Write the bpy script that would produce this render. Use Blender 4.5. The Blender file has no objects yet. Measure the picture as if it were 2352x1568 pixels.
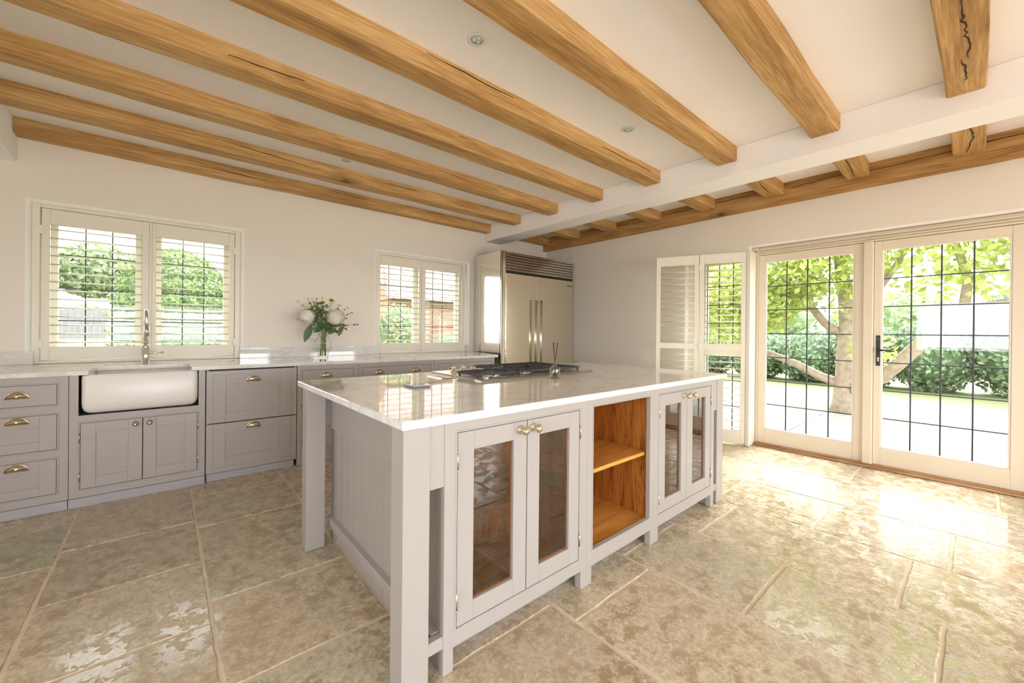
import bpy, math, random
import numpy as np
from mathutils import Vector, Matrix
random.seed(7); rng = np.random.default_rng(7)
S = bpy.context.scene
COL = S.collection

# ------------------------------------------------------------------ camera
F, CX, CY = 924.96, -6.985, -21.224
yaw, pitch, roll, CAMH = math.radians(40.5936), -0.0017, 0.0096, 1.2079
fw = Vector((math.sin(yaw)*math.cos(pitch), math.cos(yaw)*math.cos(pitch), math.sin(pitch)))
rt = Vector((math.cos(yaw), -math.sin(yaw), 0)); up = rt.cross(fw)
r2 = rt*math.cos(roll) + up*math.sin(roll); u2 = -rt*math.sin(roll) + up*math.cos(roll)
cam = bpy.data.objects.new('camera', bpy.data.cameras.new('camera')); COL.objects.link(cam)
cam.data.sensor_width = 36; cam.data.lens = F/2352*36
cam.data.shift_x = -CX/2352; cam.data.shift_y = CY/2352
cam.data.clip_start = 0.02; cam.data.clip_end = 300
M = Matrix((r2, u2, -fw)).transposed().to_4x4(); M.translation = (0, 0, CAMH)
cam.matrix_world = M
S.camera = cam

# ------------------------------------------------------------------ light
W = bpy.data.worlds.new('sky'); S.world = W; W.use_nodes = True
bg = W.node_tree.nodes['Background']; bg.inputs[0].default_value = (0.965, 0.97, 1.0, 1); bg.inputs[1].default_value = 4.8
def area(name, loc, direction, sx, sy, power, color):
    l = bpy.data.lights.new(name, 'AREA'); l.shape = 'RECTANGLE'; l.size = sx; l.size_y = sy
    l.energy = power; l.color = color; l.spread = math.radians(115)
    o = bpy.data.objects.new(name, l); COL.objects.link(o); o.location = loc
    o.rotation_euler = Vector(direction).to_track_quat('-Z', 'Y').to_euler()
    return o
sun = bpy.data.lights.new('sun', 'SUN'); sun.energy = 9.0; sun.angle = math.radians(24); sun.color = (1, 0.98, 0.95)
so = bpy.data.objects.new('sun', sun); COL.objects.link(so); so.location = (12, 0, 10)
so.rotation_euler = Vector((-0.68, 0.06, -0.74)).to_track_quat('-Z', 'Y').to_euler()
# fill lamps added for daylight of the unseen rear and left windows (built as openings below)
area('fill_rear_window', (0.6, -3.14, 1.07), (0, 1, -.35), 3.1, 1.3, 26, (0.84, 0.92, 1.0))
area('fill_left_window', (-2.74, -0.15, 1.40), (1, 0.1, -.35), 2.0, .95, 14, (0.92, 0.96, 1.0))
area('fill_rear_right_window', (3.85, -3.14, 1.05), (0, 1, -.35), 1.25, 1.35, 9, (1.0, 0.96, 0.9))
S.view_settings.view_transform = 'Standard'; S.view_settings.look = 'None'
S.view_settings.gamma = 1; S.view_settings.use_curve_mapping = False
S.view_settings.exposure = 0.68
S.cycles.max_bounces = 10; S.cycles.diffuse_bounces = 6; S.cycles.glossy_bounces = 5
S.cycles.transparent_max_bounces = 24; S.cycles.transmission_bounces = 8
S.cycles.caustics_reflective = False; S.cycles.caustics_refractive = False
S.cycles.sample_clamp_indirect = 6

# ------------------------------------------------------------------ helpers
class MB:
    def __init__(s): s.v = []; s.f = []; s.sm = []
    def add(s, vs, fs, sm=False):
        n = len(s.v); s.v += [tuple(p) for p in vs]
        s.f += [tuple(i+n for i in f) for f in fs]; s.sm += [sm]*len(fs); return s
    def box(s, x0, x1, y0, y1, z0, z1, b=0.0):
        if x0 > x1: x0, x1 = x1, x0
        if y0 > y1: y0, y1 = y1, y0
        if z0 > z1: z0, z1 = z1, z0
        b = min(b, (x1-x0)*.45, (y1-y0)*.45, (z1-z0)*.45)
        if b <= 0:
            vs = [(x, y, z) for x in (x0, x1) for y in (y0, y1) for z in (z0, z1)]
            return s.add(vs, [(0,1,3,2),(4,6,7,5),(0,4,5,1),(2,3,7,6),(0,2,6,4),(1,5,7,3)])
        vs = []; idx = {}
        for i, X in enumerate((x0, x1)):
            for j, Y in enumerate((y0, y1)):
                for k, Z in enumerate((z0, z1)):
                    sx, sy, sz = (b if i == 0 else -b), (b if j == 0 else -b), (b if k == 0 else -b)
                    idx[i,j,k,0] = len(vs); vs.append((X, Y+sy, Z+sz))
                    idx[i,j,k,1] = len(vs); vs.append((X+sx, Y, Z+sz))
                    idx[i,j,k,2] = len(vs); vs.append((X+sx, Y+sy, Z))
        fs = []
        g = lambda i,j,k,a: idx[i,j,k,a]
        for i in (0,1):
            q = [g(i,0,0,0), g(i,1,0,0), g(i,1,1,0), g(i,0,1,0)]; fs.append(q if i else q[::-1])
            q = [g(0,i,0,1), g(1,i,0,1), g(1,i,1,1), g(0,i,1,1)]; fs.append(q[::-1] if i else q)
            q = [g(0,0,i,2), g(1,0,i,2), g(1,1,i,2), g(0,1,i,2)]; fs.append(q if i else q[::-1])
        for a in (0,1):
            for c in (0,1):
                fl = (a == c)
                q = [g(a,c,0,0), g(a,c,0,1), g(a,c,1,1), g(a,c,1,0)]; fs.append(q[::-1] if fl else q)
                q = [g(a,0,c,0), g(a,1,c,0), g(a,1,c,2), g(a,0,c,2)]; fs.append(q[::-1] if fl else q)
                q = [g(0,a,c,1), g(0,a,c,2), g(1,a,c,2), g(1,a,c,1)]; fs.append(q[::-1] if fl else q)
        for i in (0,1):
            for j in (0,1):
                for k in (0,1):
                    q = [g(i,j,k,0), g(i,j,k,1), g(i,j,k,2)]
                    fs.append(q if (i+j+k) % 2 else q[::-1])
        return s.add(vs, fs)
    def prism(s, poly, axis, a, b):
        """poly of 2D points in the other two axes, extruded along axis from a to b"""
        n = len(poly)
        def P(p, t):
            if axis == 'x': return (t, p[0], p[1])
            if axis == 'y': return (p[0], t, p[1])
            return (p[0], p[1], t)
        vs = [P(p, a) for p in poly] + [P(p, b) for p in poly]
        fs = [tuple(range(n)), tuple(range(2*n-1, n-1, -1))]
        fs += [(i, i+n, (i+1) % n + n, (i+1) % n) for i in range(n)]
        return s.add(vs, fs)
    def lathe(s, prof, c, axis='z', n=24, sm=True, cap=True):
        vs = []
        for r, h in prof:
            for i in range(n):
                a = 2*math.pi*i/n; x, y = r*math.cos(a), r*math.sin(a)
                if axis == 'z': p = (c[0]+x, c[1]+y, c[2]+h)
                elif axis == 'y': p = (c[0]+x, c[1]+h, c[2]+y)
                else: p = (c[0]+h, c[1]+x, c[2]+y)
                vs.append(p)
        fs = []
        for k in range(len(prof)-1):
            for i in range(n):
                j = (i+1) % n
                fs.append((k*n+i, k*n+j, (k+1)*n+j, (k+1)*n+i))
        m = len(s.f)
        s.add(vs, fs, sm)
        if cap:
            n0 = len(s.v)-len(vs)
            s.f.append(tuple(n0+i for i in range(n))[::-1]); s.sm.append(False)
            k = len(prof)-1
            s.f.append(tuple(n0+k*n+i for i in range(n))); s.sm.append(False)
        return s
    def tube(s, path, rad, n=10, sm=True, cap=True):
        path = [Vector(p) for p in path]
        if not hasattr(rad, '__len__'): rad = [rad]*len(path)
        vs = []; prev = None
        for i, p in enumerate(path):
            if i == 0: t = path[1]-p
            elif i == len(path)-1: t = p-path[i-1]
            else: t = path[i+1]-path[i-1]
            t.normalize()
            if prev is None:
                a = Vector((0,0,1)) if abs(t.z) < .9 else Vector((1,0,0))
                u = t.cross(a).normalized()
            else:
                u = (prev - t*prev.dot(t)).normalized()
            prev = u; w = t.cross(u)
            for k in range(n):
                an = 2*math.pi*k/n
                vs.append(p + (u*math.cos(an)+w*math.sin(an))*rad[i])
        fs = []
        for i in range(len(path)-1):
            for k in range(n):
                j = (k+1) % n
                fs.append((i*n+k, i*n+j, (i+1)*n+j, (i+1)*n+k))
        s.add(vs, fs, sm)
        if cap:
            n0 = len(s.v)-len(vs)
            s.f.append(tuple(n0+i for i in range(n))[::-1]); s.sm.append(False)
            s.f.append(tuple(n0+(len(path)-1)*n+i for i in range(n))); s.sm.append(False)
        return s

def worigin(p):
    o = Vector((0,0,0))
    while p is not None:
        o += p.location; p = p.parent
    return o
def obj(name, mb, mat, parent=None, loc=None, bevel=0, recalc=True):
    """link one mesh object; vertices are given in world space; loc = its origin"""
    base = worigin(parent)
    if loc is None: loc = base if parent is not None else Vector((0,0,0))
    loc = Vector(loc)
    me = bpy.data.meshes.new(name)
    me.from_pydata([tuple(Vector(v)-loc) for v in mb.v], [], mb.f)
    me.polygons.foreach_set('use_smooth', mb.sm)
    if recalc:
        import bmesh
        bm = bmesh.new(); bm.from_mesh(me); bmesh.ops.recalc_face_normals(bm, faces=bm.faces); bm.to_mesh(me); bm.free()
    me.update()
    if mat: me.materials.append(mat)
    o = bpy.data.objects.new(name, me); COL.objects.link(o)
    o.parent = parent; o.location = loc-base
    if bevel:
        m = o.modifiers.new('bevel', 'BEVEL'); m.width = bevel; m.segments = 2; m.limit_method = 'ANGLE'
    return o
def tag(o, label=None, cat=None, group=None, kind=None):
    if label: o['label'] = label
    if cat: o['category'] = cat
    if group: o['group'] = group
    if kind: o['kind'] = kind
    return o
def empty(name, loc, label=None, cat=None, group=None, kind=None):
    o = bpy.data.objects.new(name, None); COL.objects.link(o); o.location = loc
    o.empty_display_size = .1
    return tag(o, label, cat, group, kind)
def B(*a, **k): return MB().box(*a, **k)
def link_copy(src, name, parent, off):
    c = src.copy(); COL.objects.link(c); c.parent = parent; c.location = src.location + Vector(off); return c

# ------------------------------------------------------------------ materials
def new_mat(name):
    m = bpy.data.materials.new(name); m.use_nodes = True
    nt = m.node_tree; b = nt.nodes['Principled BSDF']
    return m, nt, b
def N(nt, t, **kw):
    n = nt.nodes.new(t)
    for k, v in kw.items():
        if k.startswith('_'): setattr(n, k[1:], v)
        else:
            key = k
            n.inputs[key].default_value = v
    return n
def rgb(c): return (c[0], c[1], c[2], 1)
def ramp(nt, stops):
    r = nt.nodes.new('ShaderNodeValToRGB'); e = r.color_ramp.elements
    while len(e) < len(stops): e.new(.5)
    for i, (p, c) in enumerate(stops):
        e[i].position = p; e[i].color = rgb(c) if hasattr(c, '__len__') else (c, c, c, 1)
    return r
def coords(nt, scale=(1,1,1), rot=(0,0,0), rand=True, kind='Object'):
    tc = nt.nodes.new('ShaderNodeTexCoord'); mp = nt.nodes.new('ShaderNodeMapping')
    mp.inputs['Scale'].default_value = scale; mp.inputs['Rotation'].default_value = rot
    nt.links.new(tc.outputs[kind], mp.inputs[0])
    if rand:
        oi = nt.nodes.new('ShaderNodeObjectInfo'); mu = nt.nodes.new('ShaderNodeVectorMath'); mu.operation = 'SCALE'
        cx = nt.nodes.new('ShaderNodeCombineXYZ')
        nt.links.new(oi.outputs['Random'], cx.inputs[0]); nt.links.new(oi.outputs['Random'], cx.inputs[1]); nt.links.new(oi.outputs['Random'], cx.inputs[2])
        nt.links.new(cx.outputs[0], mu.inputs[0]); mu.inputs['Scale'].default_value = 37.0
        nt.links.new(mu.outputs[0], mp.inputs['Location'])
    return mp
def bump(nt, b, h, strength=.2, dist=.002):
    bp_ = nt.nodes.new('ShaderNodeBump'); bp_.inputs['Strength'].default_value = strength; bp_.inputs['Distance'].default_value = dist
    nt.links.new(h, bp_.inputs['Height']); nt.links.new(bp_.outputs[0], b.inputs['Normal']); return bp_
def simple(name, c, rough=.5, metal=0, noise=0.0, nscale=6, bmp=0, spec=.5):
    m, nt, b = new_mat(name)
    b.inputs['Base Color'].default_value = rgb(c); b.inputs['Roughness'].default_value = rough; b.inputs['Metallic'].default_value = metal
    b.inputs['Specular IOR Level'].default_value = spec
    mp = coords(nt); nz = N(nt, 'ShaderNodeTexNoise', Scale=nscale, Detail=5.0, Roughness=.6)
    nt.links.new(mp.outputs[0], nz.inputs[0])
    r = ramp(nt, [(.3, tuple(x*(1-noise) for x in c)), (.7, tuple(min(1, x*(1+noise*.4)) for x in c))])
    nt.links.new(nz.outputs[0], r.inputs[0]); nt.links.new(r.outputs[0], b.inputs['Base Color'])
    if bmp:
        n2 = N(nt, 'ShaderNodeTexNoise', Scale=nscale*14, Detail=4.0); nt.links.new(mp.outputs[0], n2.inputs[0])
        bump(nt, b, n2.outputs[0], bmp, .002)
    return m
def wood(name, dark, mid, light, axis='x', rough=.5, scale=1.0, knots=True, figure=1.0, bmp=.25):
    m, nt, b = new_mat(name)
    st = {'x': (.55, 6, 6), 'y': (6, .55, 6), 'z': (6, 6, .55)}[axis]
    mp = coords(nt, tuple(v*scale for v in st))
    n0 = N(nt, 'ShaderNodeTexNoise', Scale=1.3, Detail=3.0, Distortion=.6); nt.links.new(mp.outputs[0], n0.inputs[0])
    # growth-ring contour figure
    ma = N(nt, 'ShaderNodeMath', _operation='MULTIPLY'); ma.inputs[1].default_value = 13*figure
    nt.links.new(n0.outputs[0], ma.inputs[0])
    sn = N(nt, 'ShaderNodeMath', _operation='SINE'); m2 = N(nt, 'ShaderNodeMath', _operation='MULTIPLY'); m2.inputs[1].default_value = 3.2
    nt.links.new(ma.outputs[0], m2.inputs[0]); nt.links.new(m2.outputs[0], sn.inputs[0])
    st2 = {'x': (2.2, 60, 60), 'y': (60, 2.2, 60), 'z': (60, 60, 2.2)}[axis]
    mp2 = coords(nt, tuple(v*scale for v in st2))
    n1 = N(nt, 'ShaderNodeTexNoise', Scale=1.6, Detail=6.0, Roughness=.65); nt.links.new(mp2.outputs[0], n1.inputs[0])
    n2 = N(nt, 'ShaderNodeTexNoise', Scale=1.7, Detail=4.0, Roughness=.6); nt.links.new(mp.outputs[0], n2.inputs[0])
    a1 = N(nt, 'ShaderNodeMath', _operation='MULTIPLY_ADD'); a1.inputs[1].default_value = .055*figure; nt.links.new(sn.outputs[0], a1.inputs[0])
    g1 = N(nt, 'ShaderNodeMath', _operation='MULTIPLY_ADD'); g1.inputs[1].default_value = 1.25; g1.inputs[2].default_value = -.125; nt.links.new(n1.outputs[0], g1.inputs[0]); nt.links.new(g1.outputs[0], a1.inputs[2])
    a2 = N(nt, 'ShaderNodeMath', _operation='ADD'); nt.links.new(a1.outputs[0], a2.inputs[0]); nt.links.new(n2.outputs[0], a2.inputs[1])
    a3 = N(nt, 'ShaderNodeMath', _operation='MULTIPLY'); a3.inputs[1].default_value = .5; nt.links.new(a2.outputs[0], a3.inputs[0])
    r = ramp(nt, [(.36, dark), (.48, mid), (.62, light)]); nt.links.new(a3.outputs[0], r.inputs[0])
    col = r.outputs[0]
    if knots:
        kp = coords(nt, {'x': (.9, 3.2, 3.2), 'y': (3.2, .9, 3.2), 'z': (3.2, 3.2, .9)}[axis])
        vo = N(nt, 'ShaderNodeTexVoronoi', Scale=1.0); 
        nd = N(nt, 'ShaderNodeTexNoise', Scale=6.0, Detail=3.0); nt.links.new(kp.outputs[0], nd.inputs[0])
        vm = N(nt, 'ShaderNodeVectorMath', _operation='MULTIPLY_ADD'); nt.links.new(nd.outputs['Color'], vm.inputs[0]); vm.inputs[1].default_value = (.22, .22, .22); nt.links.new(kp.outputs[0], vm.inputs[2])
        nt.links.new(vm.outputs[0], vo.inputs[0])
        kr = ramp(nt, [(.035, .0), (.08, .5), (.2, 1.0)]); nt.links.new(vo.outputs['Distance'], kr.inputs[0])
        mx = N(nt, 'ShaderNodeMix', _data_type='RGBA'); mx.blend_type = 'MIX'
        nt.links.new(kr.outputs[0], mx.inputs[0]); mx.inputs[6].default_value = rgb(tuple(x*.35 for x in dark)); nt.links.new(col, mx.inputs[7])
        col = mx.outputs[2]
    nt.links.new(col, b.inputs['Base Color'])
    b.inputs['Roughness'].default_value = rough; b.inputs['Specular IOR Level'].default_value = .3
    if bmp: bump(nt, b, a3.outputs[0], bmp, .003)
    return m
def stone_floor():
    m, nt, b = new_mat('limestone_flag')
    mp = coords(nt, (1, 1, 1)); oi = nt.nodes.new('ShaderNodeObjectInfo')
    dz = N(nt, 'ShaderNodeTexNoise', Scale=5.0, Detail=4.0); nt.links.new(mp.outputs[0], dz.inputs[0])
    n1 = N(nt, 'ShaderNodeTexNoise', Scale=13.0, Detail=12.0, Roughness=.76, Distortion=.2); nt.links.new(mp.outputs[0], n1.inputs[0])
    n2 = N(nt, 'ShaderNodeTexNoise', Scale=55.0, Detail=6.0, Roughness=.7); nt.links.new(mp.outputs[0], n2.inputs[0])
    n3 = N(nt, 'ShaderNodeTexNoise', Scale=1.6, Detail=3.0); nt.links.new(mp.outputs[0], n3.inputs[0])
    # worn brown patches against pale matt crust
    patch = ramp(nt, [(.450, 1.0), (.478, 0.0)]); nt.links.new(n1.outputs[0], patch.inputs[0])
    crust = ramp(nt, [(.30, (.36, .28, .18)), (.5, (.53, .445, .32)), (.72, (.70, .62, .49))]); nt.links.new(n2.outputs[0], crust.inputs[0])
    worn = ramp(nt, [(.35, (.25, .178, .10)), (.65, (.37, .28, .175))]); nt.links.new(n3.outputs[0], worn.inputs[0])
    fac = N(nt, 'ShaderNodeMath', _operation='MULTIPLY'); fac.inputs[1].default_value = .72; nt.links.new(patch.outputs[0], fac.inputs[0])
    mx = N(nt, 'ShaderNodeMix', _data_type='RGBA'); nt.links.new(fac.outputs[0], mx.inputs[0]); nt.links.new(crust.outputs[0], mx.inputs[6]); nt.links.new(worn.outputs[0], mx.inputs[7])
    # each flag has its own tone
    tone = ramp(nt, [(0.0, (.86, .86, .86)), (.35, (1.06, 1.0, .93)), (.7, (.93, .97, .95)), (1.0, (1.1, 1.08, 1.03))])
    nt.links.new(oi.outputs['Random'], tone.inputs[0])
    mt = N(nt, 'ShaderNodeMix', _data_type='RGBA'); mt.blend_type = 'MULTIPLY'; mt.inputs[0].default_value = 1
    nt.links.new(mx.outputs[2], mt.inputs[6]); nt.links.new(tone.outputs[0], mt.inputs[7])
    mo = N(nt, 'ShaderNodeMix', _data_type='RGBA'); mo.blend_type = 'MULTIPLY'; mo.inputs[0].default_value = 1
    nt.links.new(mt.outputs[2], mo.inputs[6]); nt.links.new(oi.outputs['Color'], mo.inputs[7])
    nt.links.new(mo.outputs[2], b.inputs['Base Color'])
    rr = ramp(nt, [(0, .42), (1, .13)]); nt.links.new(patch.outputs[0], rr.inputs[0]); nt.links.new(rr.outputs[0], b.inputs['Roughness'])
    inv = N(nt, 'ShaderNodeMath', _operation='SUBTRACT'); inv.inputs[0].default_value = 1.0; gm = ramp(nt, [(.505, 1.0), (.54, 0.0)]); nt.links.new(n1.outputs[0], gm.inputs[0]); nt.links.new(gm.outputs[0], inv.inputs[1]); nt.links.new(gm.outputs[0], rr.inputs[0]); b.inputs['Specular IOR Level'].default_value = .75
    ad = N(nt, 'ShaderNodeMath', _operation='MULTIPLY_ADD'); nt.links.new(n2.outputs[0], ad.inputs[0]); ad.inputs[1].default_value = 1.3; ad.inputs[2].default_value = .15
    hb = N(nt, 'ShaderNodeMath', _operation='MULTIPLY'); nt.links.new(inv.outputs[0], hb.inputs[0]); nt.links.new(ad.outputs[0], hb.inputs[1])
    bump(nt, b, hb.outputs[0], .42, .004)
    return m
def marble():
    m, nt, b = new_mat('white_marble')
    mp = coords(nt, (1, 1, 1), (0, 0, .7), rand=True)
    d = N(nt, 'ShaderNodeTexNoise', Scale=2.2, Detail=5.0, Roughness=.6, Distortion=1.4); nt.links.new(mp.outputs[0], d.inputs[0])
    v = ramp(nt, [(.45, (.81, .80, .785)), (.495, (.70, .695, .68)), (.525, (.81, .80, .785)), (.8, (.78, .77, .75))])
    nt.links.new(d.outputs[0], v.inputs[0])
    n2 = N(nt, 'ShaderNodeTexNoise', Scale=9.0, Detail=7.0, Roughness=.7, Distortion=.8); nt.links.new(mp.outputs[0], n2.inputs[0])
    v2 = ramp(nt, [(.33, (.90, .895, .88)), (.5, (1, 1, 1))]); nt.links.new(n2.outputs[0], v2.inputs[0])
    mx = N(nt, 'ShaderNodeMix', _data_type='RGBA'); mx.blend_type = 'MULTIPLY'; mx.inputs[0].default_value = .8
    nt.links.new(v.outputs[0], mx.inputs[6]); nt.links.new(v2.outputs[0], mx.inputs[7]); nt.links.new(mx.outputs[2], b.inputs['Base Color'])
    b.inputs['Roughness'].default_value = .04; b.inputs['Specular IOR Level'].default_value = .7
    return m
def thin_glass(name, tint=(1, 1, 1), ior=1.5, rough=0.0, boost=1.0):
    m = bpy.data.materials.new(name); m.use_nodes = True; nt = m.node_tree; nt.nodes.clear()
    out = nt.nodes.new('ShaderNodeOutputMaterial'); tr = nt.nodes.new('ShaderNodeBsdfTransparent'); tr.inputs[0].default_value = rgb(tint)
    gl = nt.nodes.new('ShaderNodeBsdfGlossy'); gl.inputs['Roughness'].default_value = rough
    # Schlick reflectance, the same from both sides of the sheet
    lw = nt.nodes.new('ShaderNodeLayerWeight'); lw.inputs[0].default_value = .5; r0 = ((ior-1)/(ior+1))**2
    pw = N(nt, 'ShaderNodeMath', _operation='POWER'); pw.inputs[1].default_value = 5.0; nt.links.new(lw.outputs['Facing'], pw.inputs[0])
    fr = N(nt, 'ShaderNodeMath', _operation='MULTIPLY_ADD'); fr.inputs[1].default_value = 1-r0; fr.inputs[2].default_value = r0; nt.links.new(pw.outputs[0], fr.inputs[0])
    mu = N(nt, 'ShaderNodeMath', _operation='MULTIPLY', _use_clamp=True); mu.inputs[1].default_value = boost
    mx = nt.nodes.new('ShaderNodeMixShader')
    nt.links.new(fr.outputs[0], mu.inputs[0]); nt.links.new(mu.outputs[0], mx.inputs[0]); nt.links.new(tr.outputs[0], mx.inputs[1]); nt.links.new(gl.outputs[0], mx.inputs[2]); nt.links.new(mx.outputs[0], out.inputs[0])
    return m
def steel(name, c, rough, streak='z', amt=.25, wob=0.0):
    m, nt, b = new_mat(name)
    b.inputs['Metallic'].default_value = 1; b.inputs['Base Color'].default_value = rgb(c)
    sc = {'z': (240, 240, 3), 'x': (3, 240, 240), 'y': (240, 3, 240)}[streak]
    mp = coords(nt, sc); nz = N(nt, 'ShaderNodeTexNoise', Scale=1.0, Detail=3.0); nt.links.new(mp.outputs[0], nz.inputs[0])
    r = ramp(nt, [(.3, rough*.8), (.7, rough*1.25)]); nt.links.new(nz.outputs[0], r.inputs[0]); nt.links.new(r.outputs[0], b.inputs['Roughness'])
    if wob:
        mp2 = coords(nt, (1.3, 1.3, 13)); n2 = N(nt, 'ShaderNodeTexNoise', Scale=1.0, Detail=2.0); nt.links.new(mp2.outputs[0], n2.inputs[0])
        bump(nt, b, n2.outputs[0], wob, .01)
    return m
def leafmat(name, a, bcol, trans=.5, rough=.5):
    m, nt, b = new_mat(name)
    geo = nt.nodes.new('ShaderNodeNewGeometry')
    r = ramp(nt, [(0, a), (1, bcol)]); nt.links.new(geo.outputs['Random Per Island'], r.inputs[0])
    nt.links.new(r.outputs[0], b.inputs['Base Color']); b.inputs['Roughness'].default_value = rough
    tl = nt.nodes.new('ShaderNodeBsdfTranslucent'); nt.links.new(r.outputs[0], tl.inputs[0])
    mx = nt.nodes.new('ShaderNodeMixShader'); mx.inputs[0].default_value = trans
    out = nt.nodes['Material Output']
    nt.links.new(b.outputs[0], mx.inputs[1]); nt.links.new(tl.outputs[0], mx.inputs[2]); nt.links.new(mx.outputs[0], out.inputs[0])
    return m

MAT = dict(
    wall=simple('wall_plaster', (.855, .80, .715), .85, noise=.02, nscale=1.5, bmp=.03),
    ceil=simple('ceiling_plaster', (.94, .915, .90), .9, noise=.015, nscale=1.2, bmp=.02),
    paint=simple('grey_cabinet_paint', (.40, .370, .35), .38, noise=.02, nscale=2, bmp=.02),
    plinth=simple('grey_plinth_paint', (.38, .375, .395), .45, noise=.02, nscale=2),
    gap=simple('gap_shade_dark', (.05, .04, .035), .8),  # dark colour painting shade in cabinet gaps and board grooves
    cream=simple('cream_shutter_paint', (.84, .80, .69), .4, noise=.015, nscale=2),
    doorp=simple('cream_door_paint', (.80, .72, .58), .42, noise=.03, nscale=3),
    bead=simple('white_glazing_bead', (.86, .84, .80), .4),
    porcelain=simple('white_fireclay', (.80, .775, .74), .28, noise=.01),
    oak=wood('oak_beam', (.34, .18, .06), (.49, .28, .10), (.64, .41, .175), 'x', .6, 1.0),
    oaky=wood('oak_plate', (.26, .13, .04), (.42, .225, .075), (.54, .33, .135), 'y', .6, 1.0),
    crack=simple('dark_shake', (.04, .02, .008), .9),
    oakin=wood('oak_cabinet_lining', (.20, .062, .009), (.38, .14, .026), (.52, .22, .05), 'z', .35, 1.6, knots=False, figure=1.7, bmp=.1),
    oakshelf=wood('oak_shelf', (.42, .17, .03), (.62, .29, .06), (.74, .39, .11), 'x', .3, 1.6, knots=False, figure=1.2, bmp=.08),
    threshold=wood('oak_threshold', (.26, .13, .05), (.45, .25, .11), (.56, .35, .18), 'y', .55, 1.5, knots=False),
    lead=simple('lead_came', (.06, .065, .075), .5, metal=.3),
    glass=thin_glass('window_glass', (.98, .99, .98), 1.45),
    cabglass=thin_glass('cabinet_glass', (.84, .77, .66), 1.9, 0.0, 1.0),
    shelfglass=thin_glass('glass_shelf', (.75, .9, .82), 1.6, 0, 1.5),
    vaseglass=thin_glass('vase_glass', (.97, .98, .97), 1.5, 0, 1.7),
    steel=steel('brushed_steel', (.86, .80, .68), .19, 'x', wob=.28),
    steelside=steel('brushed_steel_side', (.86, .82, .74), .14, 'z'),
    chrome=steel('nickel', (.74, .70, .64), .2, 'z'),
    brass=steel('aged_nickel', (.62, .54, .42), .18, 'x'),
    knobm=steel('polished_nickel', (.74, .64, .48), .12, 'x'),
    tray=steel('cooktop_steel', (.80, .76, .69), .22, 'x'),
    iron=simple('black_cast_iron', (.035, .035, .038), .45),
    black=simple('black_iron', (.028, .026, .024), .4, noise=.3),
    darkgap=simple('dark_recess', (.02, .018, .016), .8),
    lidside=simple('dark_grey_edge', (.10, .11, .12), .3),
    lidtop=simple('grey_glass_top', (.42, .41, .42), .06),
    plastic=simple('socket_plate', (.80, .76, .69), .3),
    grout=simple('grout', (.66, .55, .41), .85, noise=.12, nscale=9, bmp=.1),
    lamp=simple('lamp_lens', (.55, .60, .60), .2),
    white=simple('white_metal', (.82, .80, .77), .35),
    reed=simple('dark_reed', (.07, .04, .03), .7),
    oil=thin_glass('diffuser_oil', (.93, .90, .80), 1.33),
)
MAT['reveal'] = simple('reveal_edge_light', (.93, .92, .89), .6, noise=.01)  # whiter than the walls: paints bright edge light onto the reveals
MAT['stone'] = stone_floor(); MAT['marble'] = marble()

# ================================================================== SETTING
WB, WR, WL, WF, ZC = 4.80, 4.93, -2.6, -3.0, 2.77
def wall(name, axis, pos, sgn, a0, a1, z0, z1, holes, depth, r, mat, label_mat=None):
    """plaster wall with rounded reveals. axis 'y': plane y=pos, a is x; axis 'x': plane x=pos, a is y. sgn = outward direction"""
    mb = MB(); white = []
    def P(a, z, d):
        return (a, pos+sgn*d, z) if axis == 'y' else (pos+sgn*d, a, z)
    def grid(d, ex):
        A = sorted({a0, a1} | {v for h in holes for v in (h[0]-ex, h[1]+ex)})
        Z = sorted({z0, z1} | {v for h in holes for v in (h[2]-(ex if h[2] > z0+.001 else 0), h[3]+ex) if z0 <= v <= z1})
        for i in range(len(A)-1):
            for j in range(len(Z)-1):
                ca, cz = (A[i]+A[i+1])/2, (Z[j]+Z[j+1])/2
                if any(h[0]-ex < ca < h[1]+ex and h[2]-ex < cz < h[3]+ex for h in holes): continue
                mb.add([P(A[i], Z[j], d), P(A[i+1], Z[j], d), P(A[i+1], Z[j+1], d), P(A[i], Z[j+1], d)], [(0,1,2,3)])
    grid(0, r); grid(depth, 0)
    for h in holes:
        prof = [(r*(1-math.sin(t)), r*(1-math.cos(t))) for t in [k*math.pi/2/6 for k in range(7)]] + [(0, depth)]
        nfl = h[2] <= z0+.001
        rings = []
        for o_, d in prof:
            zb = h[2] if nfl else h[2]-o_
            rings.append([P(h[0]-o_, zb, d), P(h[0]-o_, h[3]+o_, d), P(h[1]+o_, h[3]+o_, d), P(h[1]+o_, zb, d)])
        for k in range(len(rings)-1):
            for i in range(4 if not nfl else 3):
                j = (i+1) % 4
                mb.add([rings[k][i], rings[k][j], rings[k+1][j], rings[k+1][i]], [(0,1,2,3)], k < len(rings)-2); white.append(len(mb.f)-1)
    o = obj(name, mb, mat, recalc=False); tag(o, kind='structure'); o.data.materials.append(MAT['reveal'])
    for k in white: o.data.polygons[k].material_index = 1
    return o
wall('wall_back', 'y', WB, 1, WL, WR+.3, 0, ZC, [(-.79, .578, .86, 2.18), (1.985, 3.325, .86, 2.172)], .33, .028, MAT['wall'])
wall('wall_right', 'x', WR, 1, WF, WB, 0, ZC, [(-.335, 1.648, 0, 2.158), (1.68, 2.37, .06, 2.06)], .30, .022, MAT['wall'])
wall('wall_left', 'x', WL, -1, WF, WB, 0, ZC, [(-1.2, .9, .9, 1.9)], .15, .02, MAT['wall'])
wall('wall_front', 'y', WF, -1, WL, WR, 0, ZC, [(-1.0, 2.2, .40, 1.75), (3.2, 4.5, .35, 1.75)], .15, .02, MAT['wall'])
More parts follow.
